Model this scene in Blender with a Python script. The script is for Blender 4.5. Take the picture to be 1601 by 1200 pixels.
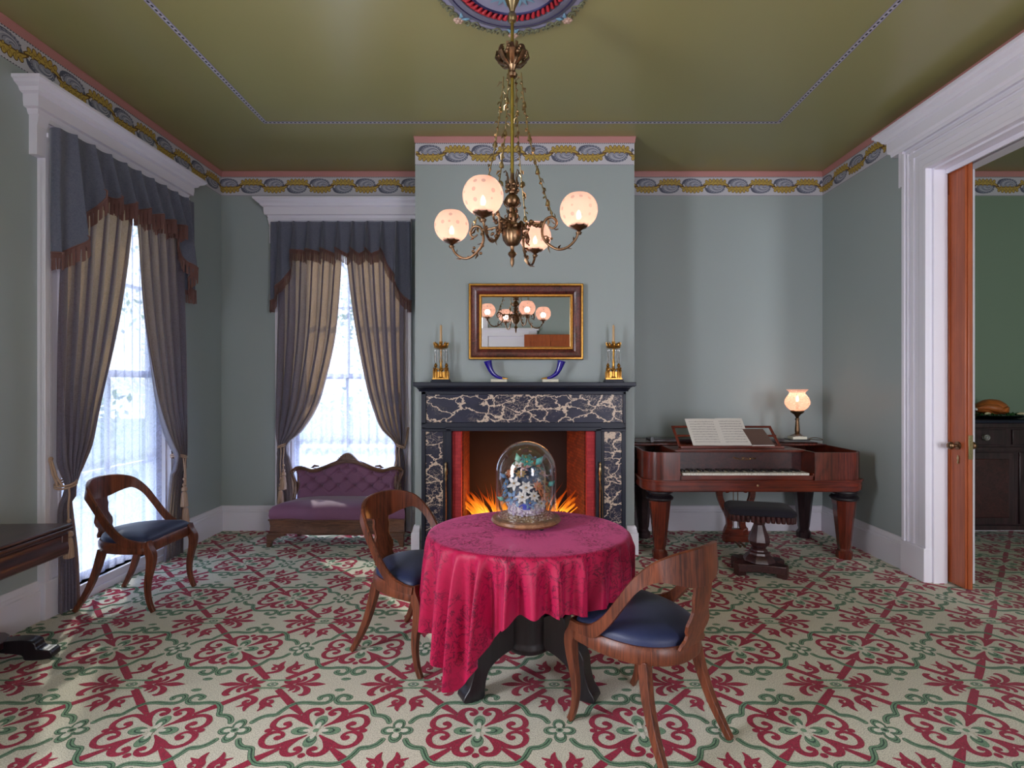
import bpy, math, random
import numpy as np
from mathutils import Vector, Matrix, noise
random.seed(7)
PI = math.pi
S = bpy.context.scene
for o in list(bpy.data.objects): bpy.data.objects.remove(o)
COL = S.collection

# ---------------------------------------------------------------- camera, world, sun, exposure
F, CX, CY, EYE = 822.0, 811.0, 600.5, 1.46          # focal length in pixels, vanishing point, eye height
cam_d = bpy.data.cameras.new('camera'); cam = bpy.data.objects.new('camera', cam_d); COL.objects.link(cam)
cam_d.sensor_width = 36.0; cam_d.lens = 36.0 * F / 1601.0
cam_d.shift_x = -(CX - 800.5) / 1601.0; cam_d.shift_y = (CY - 600.0) / 1601.0
cam_d.clip_start = 0.05; cam_d.clip_end = 200
cam.location = (0, 0, EYE); cam.rotation_euler = (PI / 2, 0, 0)
S.camera = cam
S.view_settings.view_transform = 'Standard'; S.view_settings.look = 'None'
S.view_settings.exposure = 0.42; S.view_settings.gamma = 1.0; S.view_settings.use_curve_mapping = False
S.cycles.use_denoising = True
S.cycles.max_bounces = 10; S.cycles.diffuse_bounces = 5; S.cycles.transparent_max_bounces = 24
S.cycles.transmission_bounces = 10; S.cycles.sample_clamp_indirect = 6.0; S.cycles.caustics_reflective = False
S.cycles.caustics_refractive = False; S.cycles.blur_glossy = 1.0

W = bpy.data.worlds.new('sky'); S.world = W; W.use_nodes = True
wn, wl = W.node_tree.nodes, W.node_tree.links
bg = wn['Background']
tc = wn.new('ShaderNodeTexCoord'); sx = wn.new('ShaderNodeSeparateXYZ'); cr = wn.new('ShaderNodeValToRGB')
wl.new(tc.outputs['Generated'], sx.inputs[0]); wl.new(sx.outputs['Z'], cr.inputs[0])
cr.color_ramp.elements[0].position = 0.0; cr.color_ramp.elements[0].color = (0.80, 0.86, 1.0, 1)
cr.color_ramp.elements[1].position = 0.6; cr.color_ramp.elements[1].color = (0.62, 0.76, 1.0, 1)
e = cr.color_ramp.elements.new(0.2); e.color = (1.0, 0.98, 0.92, 1)
wl.new(cr.outputs[0], bg.inputs[0]); bg.inputs[1].default_value = 2.9

def area_light(name, loc, rot, sx_, sy_, power, color, spread=PI, portal=False):
    d = bpy.data.lights.new(name, 'AREA'); d.shape = 'RECTANGLE'; d.size = sx_; d.size_y = sy_
    d.energy = power; d.color = color; d.spread = spread
    if portal: d.cycles.is_portal = True
    o = bpy.data.objects.new(name, d); COL.objects.link(o); o.location = loc; o.rotation_euler = rot
    return o
def point_light(name, loc, power, color, r=0.02):
    d = bpy.data.lights.new(name, 'POINT'); d.energy = power; d.color = color; d.shadow_soft_size = r
    o = bpy.data.objects.new(name, d); COL.objects.link(o); o.location = loc
    return o
sun_d = bpy.data.lights.new('sun', 'SUN'); sun_d.energy = 8.0; sun_d.angle = math.radians(1.2); sun_d.color = (1.0, 0.93, 0.82)
sun = bpy.data.objects.new('sun', sun_d); COL.objects.link(sun)
sun.rotation_euler = Vector((0.72, -1.25, -1.35)).to_track_quat('-Z', 'Y').to_euler()
# daylight from the near left window; the rear and dining lamps are added fill
area_light('window_daylight_left', (-3.25, 0.35, 1.65), (0, -PI / 2, 0), 2.5, 1.1, 155, (0.90, 0.91, 1.0))
area_light('window_daylight_rear_left', (-1.45, -2.75, 1.65), (PI / 2, 0, 0), 1.3, 2.6, 24, (0.90, 0.92, 1.0))
area_light('window_daylight_rear_right', (2.35, -2.75, 1.65), (PI / 2, 0, 0), 1.0, 2.6, 80, (0.93, 0.91, 1.0))
area_light('window_daylight_dining', (4.9, -2.75, 1.65), (PI / 2, 0, 0), 1.2, 2.6, 90, (0.95, 0.97, 1.0))
# added lamps standing in for ground bounce, brightening the ceiling through the visible windows
for nm_, loc_, aim_, p_ in (('ground_bounce_back', (-1.75, 6.1, -.25), (.35, -2.3, 3.2), 130), ('ground_bounce_left', (-3.9, 3.92, -.25), (2.3, -.3, 3.2), 55)):
    L_ = area_light(nm_, loc_, (0,0,0), 1.4, .9, p_, (0.84, 0.92, 1.0)); L_.rotation_euler = Vector(aim_).to_track_quat('-Z', 'Y').to_euler()
# sky portals in the two visible windows
area_light('sky_portal_left', (-3.16, 3.92, 1.55), (0, -PI / 2, 0), 3.0, 1.1, 1, (1, 1, 1), portal=True)
area_light('sky_portal_back', (-1.75, 5.45, 1.55), (-PI / 2, 0, 0), 1.1, 3.0, 1, (1, 1, 1), portal=True)

# ---------------------------------------------------------------- helpers
def P(px, py, Y): return Vector(((px - CX) * Y / F, Y, EYE - (py - CY) * Y / F))

class MB:
    def __init__(s): s.v = []; s.f = []; s.m = []
    def add(s, vs, fs, m=0):
        b = len(s.v); s.v.extend([tuple(v) for v in vs])
        for f in fs: s.f.append([i + b for i in f]); s.m.append(m)
        return s
    def box(s, a, b, m=0):
        x0, y0, z0 = a; x1, y1, z1 = b
        vs = [(x0,y0,z0),(x1,y0,z0),(x1,y1,z0),(x0,y1,z0),(x0,y0,z1),(x1,y0,z1),(x1,y1,z1),(x0,y1,z1)]
        return s.add(vs, [(0,3,2,1),(4,5,6,7),(0,1,5,4),(1,2,6,5),(2,3,7,6),(3,0,4,7)], m)
    def prism(s, poly, z0, z1, m=0, axis='z'):
        """poly: list of 2D points; extruded along axis"""
        n = len(poly)
        def pt(p, z):
            if axis == 'z': return (p[0], p[1], z)
            if axis == 'y': return (p[0], z, p[1])
            return (z, p[0], p[1])
        vs = [pt(p, z0) for p in poly] + [pt(p, z1) for p in poly]
        fs = [list(range(n))[::-1], list(range(n, 2*n))] + [(i, (i+1) % n, (i+1) % n + n, i + n) for i in range(n)]
        return s.add(vs, fs, m)
    def loft(s, rings, m=0, cap=True, closed=False):
        n = len(rings[0]); vs = [p for r in rings for p in r]; fs = []
        R = len(rings)
        for i in range(R if closed else R - 1):
            j = (i + 1) % R
            for k in range(n):
                k2 = (k + 1) % n
                fs.append((i*n+k, i*n+k2, j*n+k2, j*n+k))
        if cap and not closed:
            fs.append(list(range(n))[::-1]); fs.append([(R-1)*n + k for k in range(n)])
        return s.add(vs, fs, m)
    def lathe(s, prof, c=(0,0,0), seg=32, m=0, cap=True, rot=0.0, sx=1.0, sy=1.0, wob=None):
        rings = []
        for r, z in prof:
            ring = []
            for k in range(seg):
                a = 2*PI*k/seg + rot; rr = r * (wob(a, z) if wob else 1)
                ring.append((c[0] + rr*math.cos(a)*sx, c[1] + rr*math.sin(a)*sy, c[2] + z))
            rings.append(ring)
        return s.loft(rings, m, cap)
    def tube(s, pts, r, seg=10, m=0, cap=True, flat=1.0, up=None):
        pts = [Vector(p) for p in pts]; n = len(pts)
        rs = r if isinstance(r, (list, tuple)) else [r]*n
        t0 = (pts[1]-pts[0]).normalized()
        ref = Vector(up) if up else (Vector((0,0,1)) if abs(t0.z) < .9 else Vector((1,0,0)))
        nrm = (ref - t0*ref.dot(t0)).normalized(); rings = []
        for i, p in enumerate(pts):
            t = (pts[min(i+1,n-1)] - pts[max(i-1,0)]).normalized()
            nrm = (nrm - t*nrm.dot(t))
            nrm = nrm.normalized() if nrm.length > 1e-6 else t.orthogonal().normalized()
            b = t.cross(nrm)
            rings.append([p + (nrm*math.cos(2*PI*k/seg)*flat + b*math.sin(2*PI*k/seg))*rs[i] for k in range(seg)])
        return s.loft(rings, m, cap)
    def rectsweep(s, pts, ws, hs, side, m=0):
        """rectangular section: ws across vector side(i), hs along t x side"""
        pts = [Vector(p) for p in pts]; n = len(pts); rings = []
        for i, p in enumerate(pts):
            t = (pts[min(i+1,n-1)] - pts[max(i-1,0)]).normalized()
            sd = Vector(side); sd = (sd - t*sd.dot(t)).normalized(); b = t.cross(sd)
            w = ws[i]/2 if isinstance(ws,(list,tuple)) else ws/2; h = hs[i]/2 if isinstance(hs,(list,tuple)) else hs/2
            rings.append([p+sd*w+b*h, p-sd*w+b*h, p-sd*w-b*h, p+sd*w-b*h])
        return s.loft(rings, m)
    def grid(s, fn, nu, nv, m=0, wrap_u=False):
        vs = []
        for j in range(nv+1):
            for i in range(nu if wrap_u else nu+1):
                vs.append(fn(i/nu, j/nv))
        w = nu if wrap_u else nu+1; fs = []
        for j in range(nv):
            for i in range(nu):
                i2 = (i+1) % w if wrap_u else i+1
                fs.append((j*w+i, j*w+i2, (j+1)*w+i2, (j+1)*w+i))
        return s.add(vs, fs, m)
    def sphere(s, c, r, seg=16, rings=10, m=0, sc=(1,1,1)):
        prof = [(max(1e-4, math.sin(PI*k/rings)), -math.cos(PI*k/rings)) for k in range(rings+1)]
        rg = []
        for q, z in prof:
            rg.append([(c[0]+r*sc[0]*q*math.cos(2*PI*k/seg), c[1]+r*sc[1]*q*math.sin(2*PI*k/seg), c[2]+r*sc[2]*z) for k in range(seg)])
        return s.loft(rg, m)
    def xf(s, M, start=0):
        for i in range(start, len(s.v)): s.v[i] = tuple(M @ Vector(s.v[i]))
        return s
    def build(s, name, mats, parent=None, smooth=40, bevel=0, sub=0, solid=0, loc=None):
        me = bpy.data.meshes.new(name); me.from_pydata(s.v, [], s.f); me.update()
        mats = mats if isinstance(mats, (list, tuple)) else [mats]
        for mt in mats: me.materials.append(mt)
        if len(mats) > 1: me.polygons.foreach_set('material_index', s.m)
        import bmesh
        bm = bmesh.new(); bm.from_mesh(me); bmesh.ops.recalc_face_normals(bm, faces=bm.faces); bm.to_mesh(me); bm.free()
        if smooth:
            me.polygons.foreach_set('use_smooth', [True]*len(me.polygons)); me.set_sharp_from_angle(angle=math.radians(smooth))
        o = bpy.data.objects.new(name, me); COL.objects.link(o)
        if parent: o.parent = parent
        if loc: o.location = loc
        if solid:
            md = o.modifiers.new('solid', 'SOLIDIFY'); md.thickness = solid; md.offset = 0
        if bevel:
            md = o.modifiers.new('bevel', 'BEVEL'); md.width = bevel; md.segments = 2; md.limit_method = 'ANGLE'; md.angle_limit = math.radians(50)
        if sub:
            md = o.modifiers.new('sub', 'SUBSURF'); md.levels = sub; md.render_levels = sub
        return o

def empty(name, loc=(0,0,0), rz=0.0):
    o = bpy.data.objects.new(name, None); COL.objects.link(o); o.location = loc; o.rotation_euler = (0,0,rz); o.empty_display_size = .1
    return o
def tag(o, label, cat, group=None, kind=None):
    if label: o['label'] = label
    if cat: o['category'] = cat
    if group: o['group'] = group
    if kind: o['kind'] = kind
    return o
def struct(o): o['kind'] = 'structure'; return o
def copy_tree(o, parent=None):
    c = o.copy(); COL.objects.link(c)
    if parent: c.parent = parent
    for ch in list(o.children): copy_tree(ch, c)
    return c
def lerp(a, b, t): return a + (b-a)*t
def interp(x, xs, ys):
    return float(np.interp(x, xs, ys))
def cr_path(pts, n=6, closed=False):
    """Catmull-Rom through points of any dimension"""
    P_ = [np.array(p, float) for p in pts]; out = []; N = len(P_)
    rng = range(N) if closed else range(N-1)
    for i in rng:
        p0 = P_[(i-1) % N] if closed or i > 0 else P_[0]; p1 = P_[i]; p2 = P_[(i+1) % N]
        p3 = P_[(i+2) % N] if closed or i+2 < N else P_[-1]
        for k in range(n):
            t = k/n
            out.append(0.5*((2*p1)+(-p0+p2)*t+(2*p0-5*p1+4*p2-p3)*t*t+(-p0+3*p1-3*p2+p3)*t**3))
    if not closed: out.append(P_[-1])
    return out
def hsh(*a):
    return noise.random_unit_vector  # unused

# ---------------------------------------------------------------- materials
def srgb(r, g, b):
    f = lambda c: (c/255/12.92) if c/255 <= .04045 else ((c/255+.055)/1.055)**2.4
    return (f(r), f(g), f(b), 1)
class NT:
    def __init__(s, name):
        s.mat = bpy.data.materials.new(name); s.mat.use_nodes = True; s.t = s.mat.node_tree; s.n = s.t.nodes; s.l = s.t.links
        s.b = s.n['Principled BSDF']; s.out = s.n['Material Output']
    def N(s, typ, ins=None, **kw):
        x = s.n.new('ShaderNode'+typ)
        for k, v in kw.items(): setattr(x, k, v)
        for k, v in (ins or {}).items():
            if hasattr(v, 'is_output') or isinstance(v, bpy.types.NodeSocket): s.l.new(v, x.inputs[k])
            else: x.inputs[k].default_value = v
        return x
    def obj(s, scale=(1,1,1), rot=(0,0,0), kind='Object'):
        t = s.N('TexCoord'); m = s.N('Mapping', {'Vector': t.outputs[kind], 'Scale': scale, 'Rotation': rot}); return m.outputs[0]
    def noise(s, vec, scale, detail=3, rough=.5, dist=0):
        return s.N('TexNoise', {'Vector': vec, 'Scale': scale, 'Detail': detail, 'Roughness': rough, 'Distortion': dist})
    def ramp(s, fac, stops, interp='LINEAR'):
        r = s.N('ValToRGB', {0: fac}); r.color_ramp.interpolation = interp
        els = r.color_ramp.elements
        while len(els) < len(stops): els.new(.5)
        for e_, (p, c) in zip(els, stops): e_.position = p; e_.color = c if len(c) == 4 else (*c, 1)
        return r.outputs[0]
    def mix(s, fac, a, b, mode='MIX'):
        x = s.n.new('ShaderNodeMix'); x.data_type = 'RGBA'; x.blend_type = mode
        for k, v in ((0, fac), (6, a), (7, b)):
            if isinstance(v, bpy.types.NodeSocket): s.l.new(v, x.inputs[k])
            else: x.inputs[k].default_value = v
        return x.outputs[2]
    def math(s, op, a, b=None, clamp=False):
        x = s.N('Math', operation=op, use_clamp=clamp)
        for k, v in ((0, a), (1, b)):
            if v is None: continue
            if isinstance(v, bpy.types.NodeSocket): s.l.new(v, x.inputs[k])
            else: x.inputs[k].default_value = v
        return x.outputs[0]
    def bump(s, h, strength=.2, dist=.01):
        x = s.N('Bump', {'Strength': strength, 'Distance': dist, 'Height': h}); s.l.new(x.outputs[0], s.b.inputs['Normal']); return x
    def set(s, **kw):
        for k, v in kw.items():
            k = {'color':'Base Color','rough':'Roughness','metal':'Metallic','coat':'Coat Weight','coat_rough':'Coat Roughness','sheen':'Sheen Weight','trans':'Transmission Weight','ior':'IOR','spec':'Specular IOR Level','alpha':'Alpha','emit':'Emission Color','estr':'Emission Strength'}[k]
            if isinstance(v, bpy.types.NodeSocket): s.l.new(v, s.b.inputs[k])
            else: s.b.inputs[k].default_value = v
        return s
def paint(name, c, rough=.55, var=.06, scale=2.0, bump=.05, **kw):
    m = NT(name); v = m.obj(); n = m.noise(v, scale, 4)
    c2 = tuple(min(1, x*(1-var*2.2)) for x in c[:3]) + (1,)
    m.set(color=m.mix(n.outputs[0], c2, c), rough=rough, **kw)
    if bump:
        n2 = m.noise(v, 140, 2); m.bump(n2.outputs[0], bump, .002)
    return m.mat
def wood(name, dark, light, rough=.28, scale=(1,1,1), coat=.35, grain=9, spec=.5):
    m = NT(name); v = m.obj(scale); n = m.noise(v, 3.0, 5, .6, 1.2)
    w = m.noise(m.obj(tuple(s_*(grain*5 if s_ > 1.5 else 2.2) for s_ in scale)), 1.0, 4, .6, .8)
    f = m.math('ADD', m.math('MULTIPLY', w.outputs[0], .55), m.math('MULTIPLY', n.outputs[0], .45))
    col = m.ramp(f, [(.36, dark), (.62, light)])
    m.set(color=col, rough=rough, coat=coat*.6, coat_rough=.28, spec=spec); m.bump(f, .08, .002)
    return m.mat
def metal(name, c, c2, rough=.35, scale=60):
    m = NT(name); v = m.obj(); n = m.noise(v, scale, 3)
    m.set(color=m.mix(n.outputs[0], c, c2), metal=1.0, rough=rough); m.bump(n.outputs[0], .15, .003)
    return m.mat

M = {}
M['wall'] = paint('wall_paint', srgb(157, 167, 167), .5, .03, 1.2)
M['wall_green'] = paint('dining_wall_paint', srgb(122, 142, 122), .6, .04, 1.2)
M['ceiling'] = paint('ceiling_paint', srgb(152, 148, 98), .28, .04, .9, .01, spec=.75)
M['white'] = paint('white_trim_paint', srgb(224, 221, 232), .38, .02, 3, .02)
M['cream'] = paint('cream_paint', srgb(176, 170, 158), .4, .03, 3, .02)
M['pink'] = paint('pink_cove_paint', srgb(186, 128, 124), .5, .03)
M['frieze_white'] = paint('border_paper', srgb(196, 194, 202), .6, .02)
M['frieze_gold'] = paint('border_gold', srgb(206, 174, 84), .55, .2, 60, 0)
M['frieze_brown'] = paint('border_brown', srgb(104, 74, 38), .6, .1, 20, 0)
M['frieze_gray'] = paint('border_grey_leaf', srgb(158, 160, 176), .6, .12, 40, 0)
M['frieze_slate'] = paint('border_slate_leaf', srgb(92, 96, 116), .6, .15, 40, 0)
M['frieze_blue'] = paint('border_dark_bead', srgb(34, 36, 58), .6, .05, 20, 0)
M['line_lilac'] = paint('ceiling_line_lilac', srgb(150, 148, 190), .5, .03, 3, 0)
def carpet(name, c, c2):
    m = NT(name); v = m.obj(); n = m.noise(v, 210, 2, .8); n2 = m.noise(v, 3, 3)
    col = m.mix(m.ramp(n.outputs[0], [(.36, (0,0,0)), (.60, (1,1,1))]), c2, c); col = m.mix(m.math('MULTIPLY', n2.outputs[0], .22), col, tuple(x*.8 for x in c2[:3])+(1,))
    m.set(color=col, rough=.95, sheen=.15, spec=.15); m.bump(n.outputs[0], .5, .004); return m.mat
M['carpet_cream'] = carpet('carpet_cream', srgb(236, 231, 213), srgb(170, 164, 146))
M['carpet_red'] = carpet('carpet_crimson', srgb(184, 20, 66), srgb(108, 6, 34))
M['carpet_green'] = carpet('carpet_sage', srgb(132, 166, 132), srgb(82, 118, 88))
M['carpet_dark'] = carpet('carpet_dark_green', srgb(46, 84, 66), srgb(26, 54, 44))
M['carpet_white'] = carpet('carpet_ivory', srgb(236, 232, 218), srgb(196, 192, 176))
M['mahog'] = wood('mahogany', srgb(46, 16, 12), srgb(112, 44, 28), .25, (4, 1, 1), .4, 5)
M['mahog_red'] = wood('red_mahogany', srgb(60, 18, 10), srgb(116, 40, 20), .25, (1, 4, 4), .4, 5)
M['rosewood'] = wood('rosewood', srgb(30, 14, 18), srgb(74, 38, 38), .3, (4, 1, 4), .4, 4)
M['walnut'] = wood('walnut', srgb(58, 36, 28), srgb(120, 82, 62), .3, (1, 4, 4), .4, 5)
M['chairwood'] = wood('chair_wood', srgb(56, 27, 19), srgb(124, 66, 42), .38, (3, 3, 1), .25, 6, .35)
M['doorwood'] = wood('pine_door', srgb(138, 64, 34), srgb(172, 88, 48), .4, (4, 4, .6), .3, 4)
M['ebony'] = wood('ebonised_wood', srgb(8, 7, 10), srgb(34, 28, 34), .3, (3, 3, 1), .4, 4)
M['darkwood'] = wood('dark_sideboard_wood', srgb(22, 14, 20), srgb(64, 42, 46), .3, (2, 2, 1), .4, 4)
M['black_slate'] = paint('black_slate', srgb(18, 24, 44), .4, .15, 8, .02, spec=.35)
def marble():
    m = NT('black_veined_marble'); v = m.obj((1, 1, 1.5), (0, .35, 0)); d = m.noise(v, 2.6, 5, .65)
    wv = m.N('VectorMath', {0: v, 1: m.N('VectorMath', {0: d.outputs[1], 3: .42}, operation='SCALE').outputs[0]}, operation='ADD').outputs[0]
    a = m.N('TexVoronoi', {'Vector': wv, 'Scale': 6.0}, feature='DISTANCE_TO_EDGE').outputs[0]
    b = m.N('TexVoronoi', {'Vector': wv, 'Scale': 19.0}, feature='DISTANCE_TO_EDGE').outputs[0]
    wd = m.noise(v, 6, 3)
    fa = m.math('DIVIDE', a, m.math('ADD', m.math('MULTIPLY', wd.outputs[0], .14), .02))
    v1 = m.ramp(fa, [(0, (1,1,1)), (.40, (.9,.9,.9)), (.52, (0,0,0))])
    v2 = m.math('MULTIPLY', m.ramp(b, [(0, (1,1,1)), (.045, (0,0,0))]), m.ramp(m.noise(v, 3.5, 2).outputs[0], [(.45, (0,0,0)), (.6, (.8,.8,.8))]))
    vv = m.math('MAXIMUM', v1, v2, True)
    base = m.mix(m.noise(v, 9, 5).outputs[0], srgb(12, 16, 34), srgb(48, 48, 74))
    m.set(color=m.mix(vv, base, srgb(214, 192, 172)), rough=.36, spec=.3); return m.mat
M['marble'] = marble()
M['gilt'] = metal('gilt', srgb(214, 164, 82), srgb(150, 100, 44), .32)
M['brass'] = metal('aged_brass', srgb(160, 128, 96), srgb(72, 50, 40), .36, 70)
M['brass_pale'] = metal('pale_brass', srgb(190, 170, 130), srgb(130, 108, 76), .3, 80)
M['rod'] = metal('polished_rod_brass', srgb(190, 168, 84), srgb(150, 128, 60), .3, 20)
M['iron'] = metal('iron', srgb(40, 38, 40), srgb(24, 22, 24), .5)
M['silver'] = metal('tarnished_silver', srgb(170, 160, 150), srgb(110, 100, 92), .35)
def fabric(name, c, c2, scale=200, rough=.85, sheen=.3, bump=.25, trans=None):
    m = NT(name); v = m.obj(); n = m.noise(v, scale, 2, .6); n2 = m.noise(v, 5, 3)
    f = m.math('ADD', m.math('MULTIPLY', n.outputs[0], .5), m.math('MULTIPLY', n2.outputs[0], .5))
    m.set(color=m.mix(f, c2, c), rough=rough, sheen=sheen); m.bump(n.outputs[0], bump, .002)
    if trans:
        t = m.N('BsdfTranslucent', {'Color': trans[0]}); x = m.N('MixShader', {0: trans[1], 1: m.b.outputs[0], 2: t.outputs[0]})
        m.l.new(x.outputs[0], m.out.inputs[0])
    return m.mat
M['navy'] = fabric('navy_horsehair', srgb(38, 50, 92), srgb(14, 20, 46), 300, .5, .05)
M['velvet_dark'] = fabric('midnight_velvet', srgb(24, 18, 36), srgb(8, 6, 16), 120, .9, .05)
M['plum'] = fabric('plum_upholstery', srgb(134, 86, 116), srgb(92, 52, 82), 260, .7, .3)
M['cord'] = fabric('tan_silk_cord', srgb(196, 164, 140), srgb(140, 108, 88), 300, .6, .2)
M['fringe'] = fabric('copper_fringe', srgb(132, 92, 86), srgb(84, 54, 52), 300, .7, .2, .25, (srgb(150, 96, 76), .15))
def curtain_mat(name, front, front2, back, tr):
    m = NT(name); v = m.obj(); n2 = m.noise(v, 26, 5, .7, 2.5)
    dam = m.ramp(n2.outputs[0], [(.42, (0,0,0)), (.5, (1,1,1)), (.58, (0,0,0))])
    n = m.noise(v, 320, 2)
    col = m.mix(m.math('MULTIPLY', dam, .6), front, front2); col = m.mix(m.math('MULTIPLY', n.outputs[0], .35), col, (0.02,.02,.03,1))
    m.set(color=col, rough=.7, sheen=.4); m.bump(n.outputs[0], .2, .002)
    t = m.N('BsdfTranslucent', {'Color': back}); x = m.N('MixShader', {0: tr, 1: m.b.outputs[0], 2: t.outputs[0]})
    m.l.new(x.outputs[0], m.out.inputs[0]); return m.mat
M['curtain'] = curtain_mat('mauve_damask', srgb(86, 83, 106), srgb(132, 126, 146), srgb(255, 208, 150), .19)
M['valance'] = curtain_mat('slate_silk', srgb(88, 92, 112), srgb(116, 118, 134), srgb(110, 110, 120), .06)
def lace():
    m = NT('white_lace'); v = m.obj()
    vo = m.N('TexVoronoi', {'Vector': v, 'Scale': 55.0}, feature='DISTANCE_TO_EDGE').outputs[0]
    fl = m.noise(v, 9, 4, .7, 3.0)
    dense = m.ramp(fl.outputs[0], [(.44, (.12,.12,.12)), (.52, (.75,.75,.75)), (.6, (.2,.2,.2))])
    net = m.ramp(vo, [(0.03, (.75,.75,.75)), (.1, (0,0,0))])
    sc = m.N('SeparateXYZ', {0: v}).outputs[2]
    cover = m.math('ADD', m.math('MULTIPLY', m.math('MAXIMUM', dense, m.math('MULTIPLY', net, .5)), .42), .52, True)
    d = m.N('BsdfDiffuse', {'Color': (.80,.82,.95,1)}); t = m.N('BsdfTranslucent', {'Color': (.58,.64,.92,1)})
    a = m.N('MixShader', {0: .6, 1: d.outputs[0], 2: t.outputs[0]}); tr = m.N('BsdfTransparent')
    x = m.N('MixShader', {0: cover, 1: tr.outputs[0], 2: a.outputs[0]}); m.l.new(x.outputs[0], m.out.inputs[0]); return m.mat
M['lace'] = lace()
def glass(name, tint=(1,1,1,1), rough=0.0, refl=.08):
    """thin clear pane: see-through with fresnel reflection"""
    m = NT(name); tr = m.N('BsdfTransparent', {'Color': tint}); g = m.N('BsdfGlossy', {'Color': (1,1,1,1), 'Roughness': rough})
    lw = m.N('LayerWeight', {'Blend': .35}); f = m.math('ADD', m.math('MULTIPLY', lw.outputs[1], .55), refl*.5, True)
    x = m.N('MixShader', {0: f, 1: tr.outputs[0], 2: g.outputs[0]}); m.l.new(x.outputs[0], m.out.inputs[0])
    m.noise(m.obj(), 3); return m.mat
M['pane'] = glass('window_glass', (.95,.98,1,1), 0, .04)
M['dome'] = glass('dome_glass', (.97,.97,.98,1), .02, .10)
def damask_red():
    m = NT('crimson_damask'); v = m.obj()
    n = m.noise(v, 13, 4, .6, 2.4); a = m.ramp(n.outputs[0], [(.46, (0,0,0)), (.5, (1,1,1)), (.55, (0,0,0))])
    n3 = m.noise(v, 4.0, 2); mask = m.ramp(n3.outputs[0], [(.42, (.15,.15,.15)), (.52, (1,1,1))])
    f = m.math('MULTIPLY', m.math('MULTIPLY', a, mask), .95)
    fine = m.noise(v, 500, 2)
    col = m.mix(f, srgb(170, 6, 64), srgb(64, 6, 38)); col = m.mix(m.math('MULTIPLY', fine.outputs[0], .3), col, srgb(112, 4, 36))
    m.set(color=col, rough=.5, spec=.3, sheen=m.math('SUBTRACT', .80, m.math('MULTIPLY', f, .75))); m.b.inputs['Sheen Tint'].default_value = (1,.24,.54,1); m.b.inputs['Sheen Roughness'].default_value = .38; m.bump(fine.outputs[0], .12, .002)
    return m.mat
M['tablecloth'] = damask_red()
M['brick_red'] = None
def brick(name, c1, c2, mort, scale=9):
    m = NT(name); v = m.obj((1, 1, 1), (PI/2, 0, 0))
    t = m.N('TexCoord'); s_ = m.N('SeparateXYZ', {0: t.outputs['Object']}); cmb = m.N('CombineXYZ', {0: m.math('ADD', s_.outputs[0], s_.outputs[1]), 1: s_.outputs[2], 2: 0.0})
    b = m.N('TexBrick', {'Vector': cmb.outputs[0], 'Color1': c1, 'Color2': c2, 'Mortar': mort, 'Scale': scale, 'Mortar Size': .015})
    n = m.noise(v, 60, 4); m.set(color=m.mix(m.math('MULTIPLY', n.outputs[0], .4), b.outputs[0], c2), rough=.75); m.bump(b.outputs[1], -.4, .01); return m.mat
M['brick_red'] = brick('red_painted_brick', srgb(196, 58, 62), srgb(168, 40, 48), srgb(150, 40, 44))
M['brick_dark'] = brick('sooty_brick', srgb(142, 66, 34), srgb(92, 34, 20), srgb(60, 24, 16))
M['soot'] = paint('soot_black_brick', srgb(34, 12, 9), .9, .3, 5, .2)
# ================================================================ the room
XL, XR, YB, YR, H = -2.98, 3.045, 5.27, -2.6, 3.592        # left, right, back, rear wall; ceiling height
XD = 6.6                                                     # far wall of the dining room
BX0, BX1, BY = -0.892, 0.996, 4.53                           # chimney breast
OY0, OY1, OZ = 1.85, 3.87, 3.05                              # sliding door opening in the right wall

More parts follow.
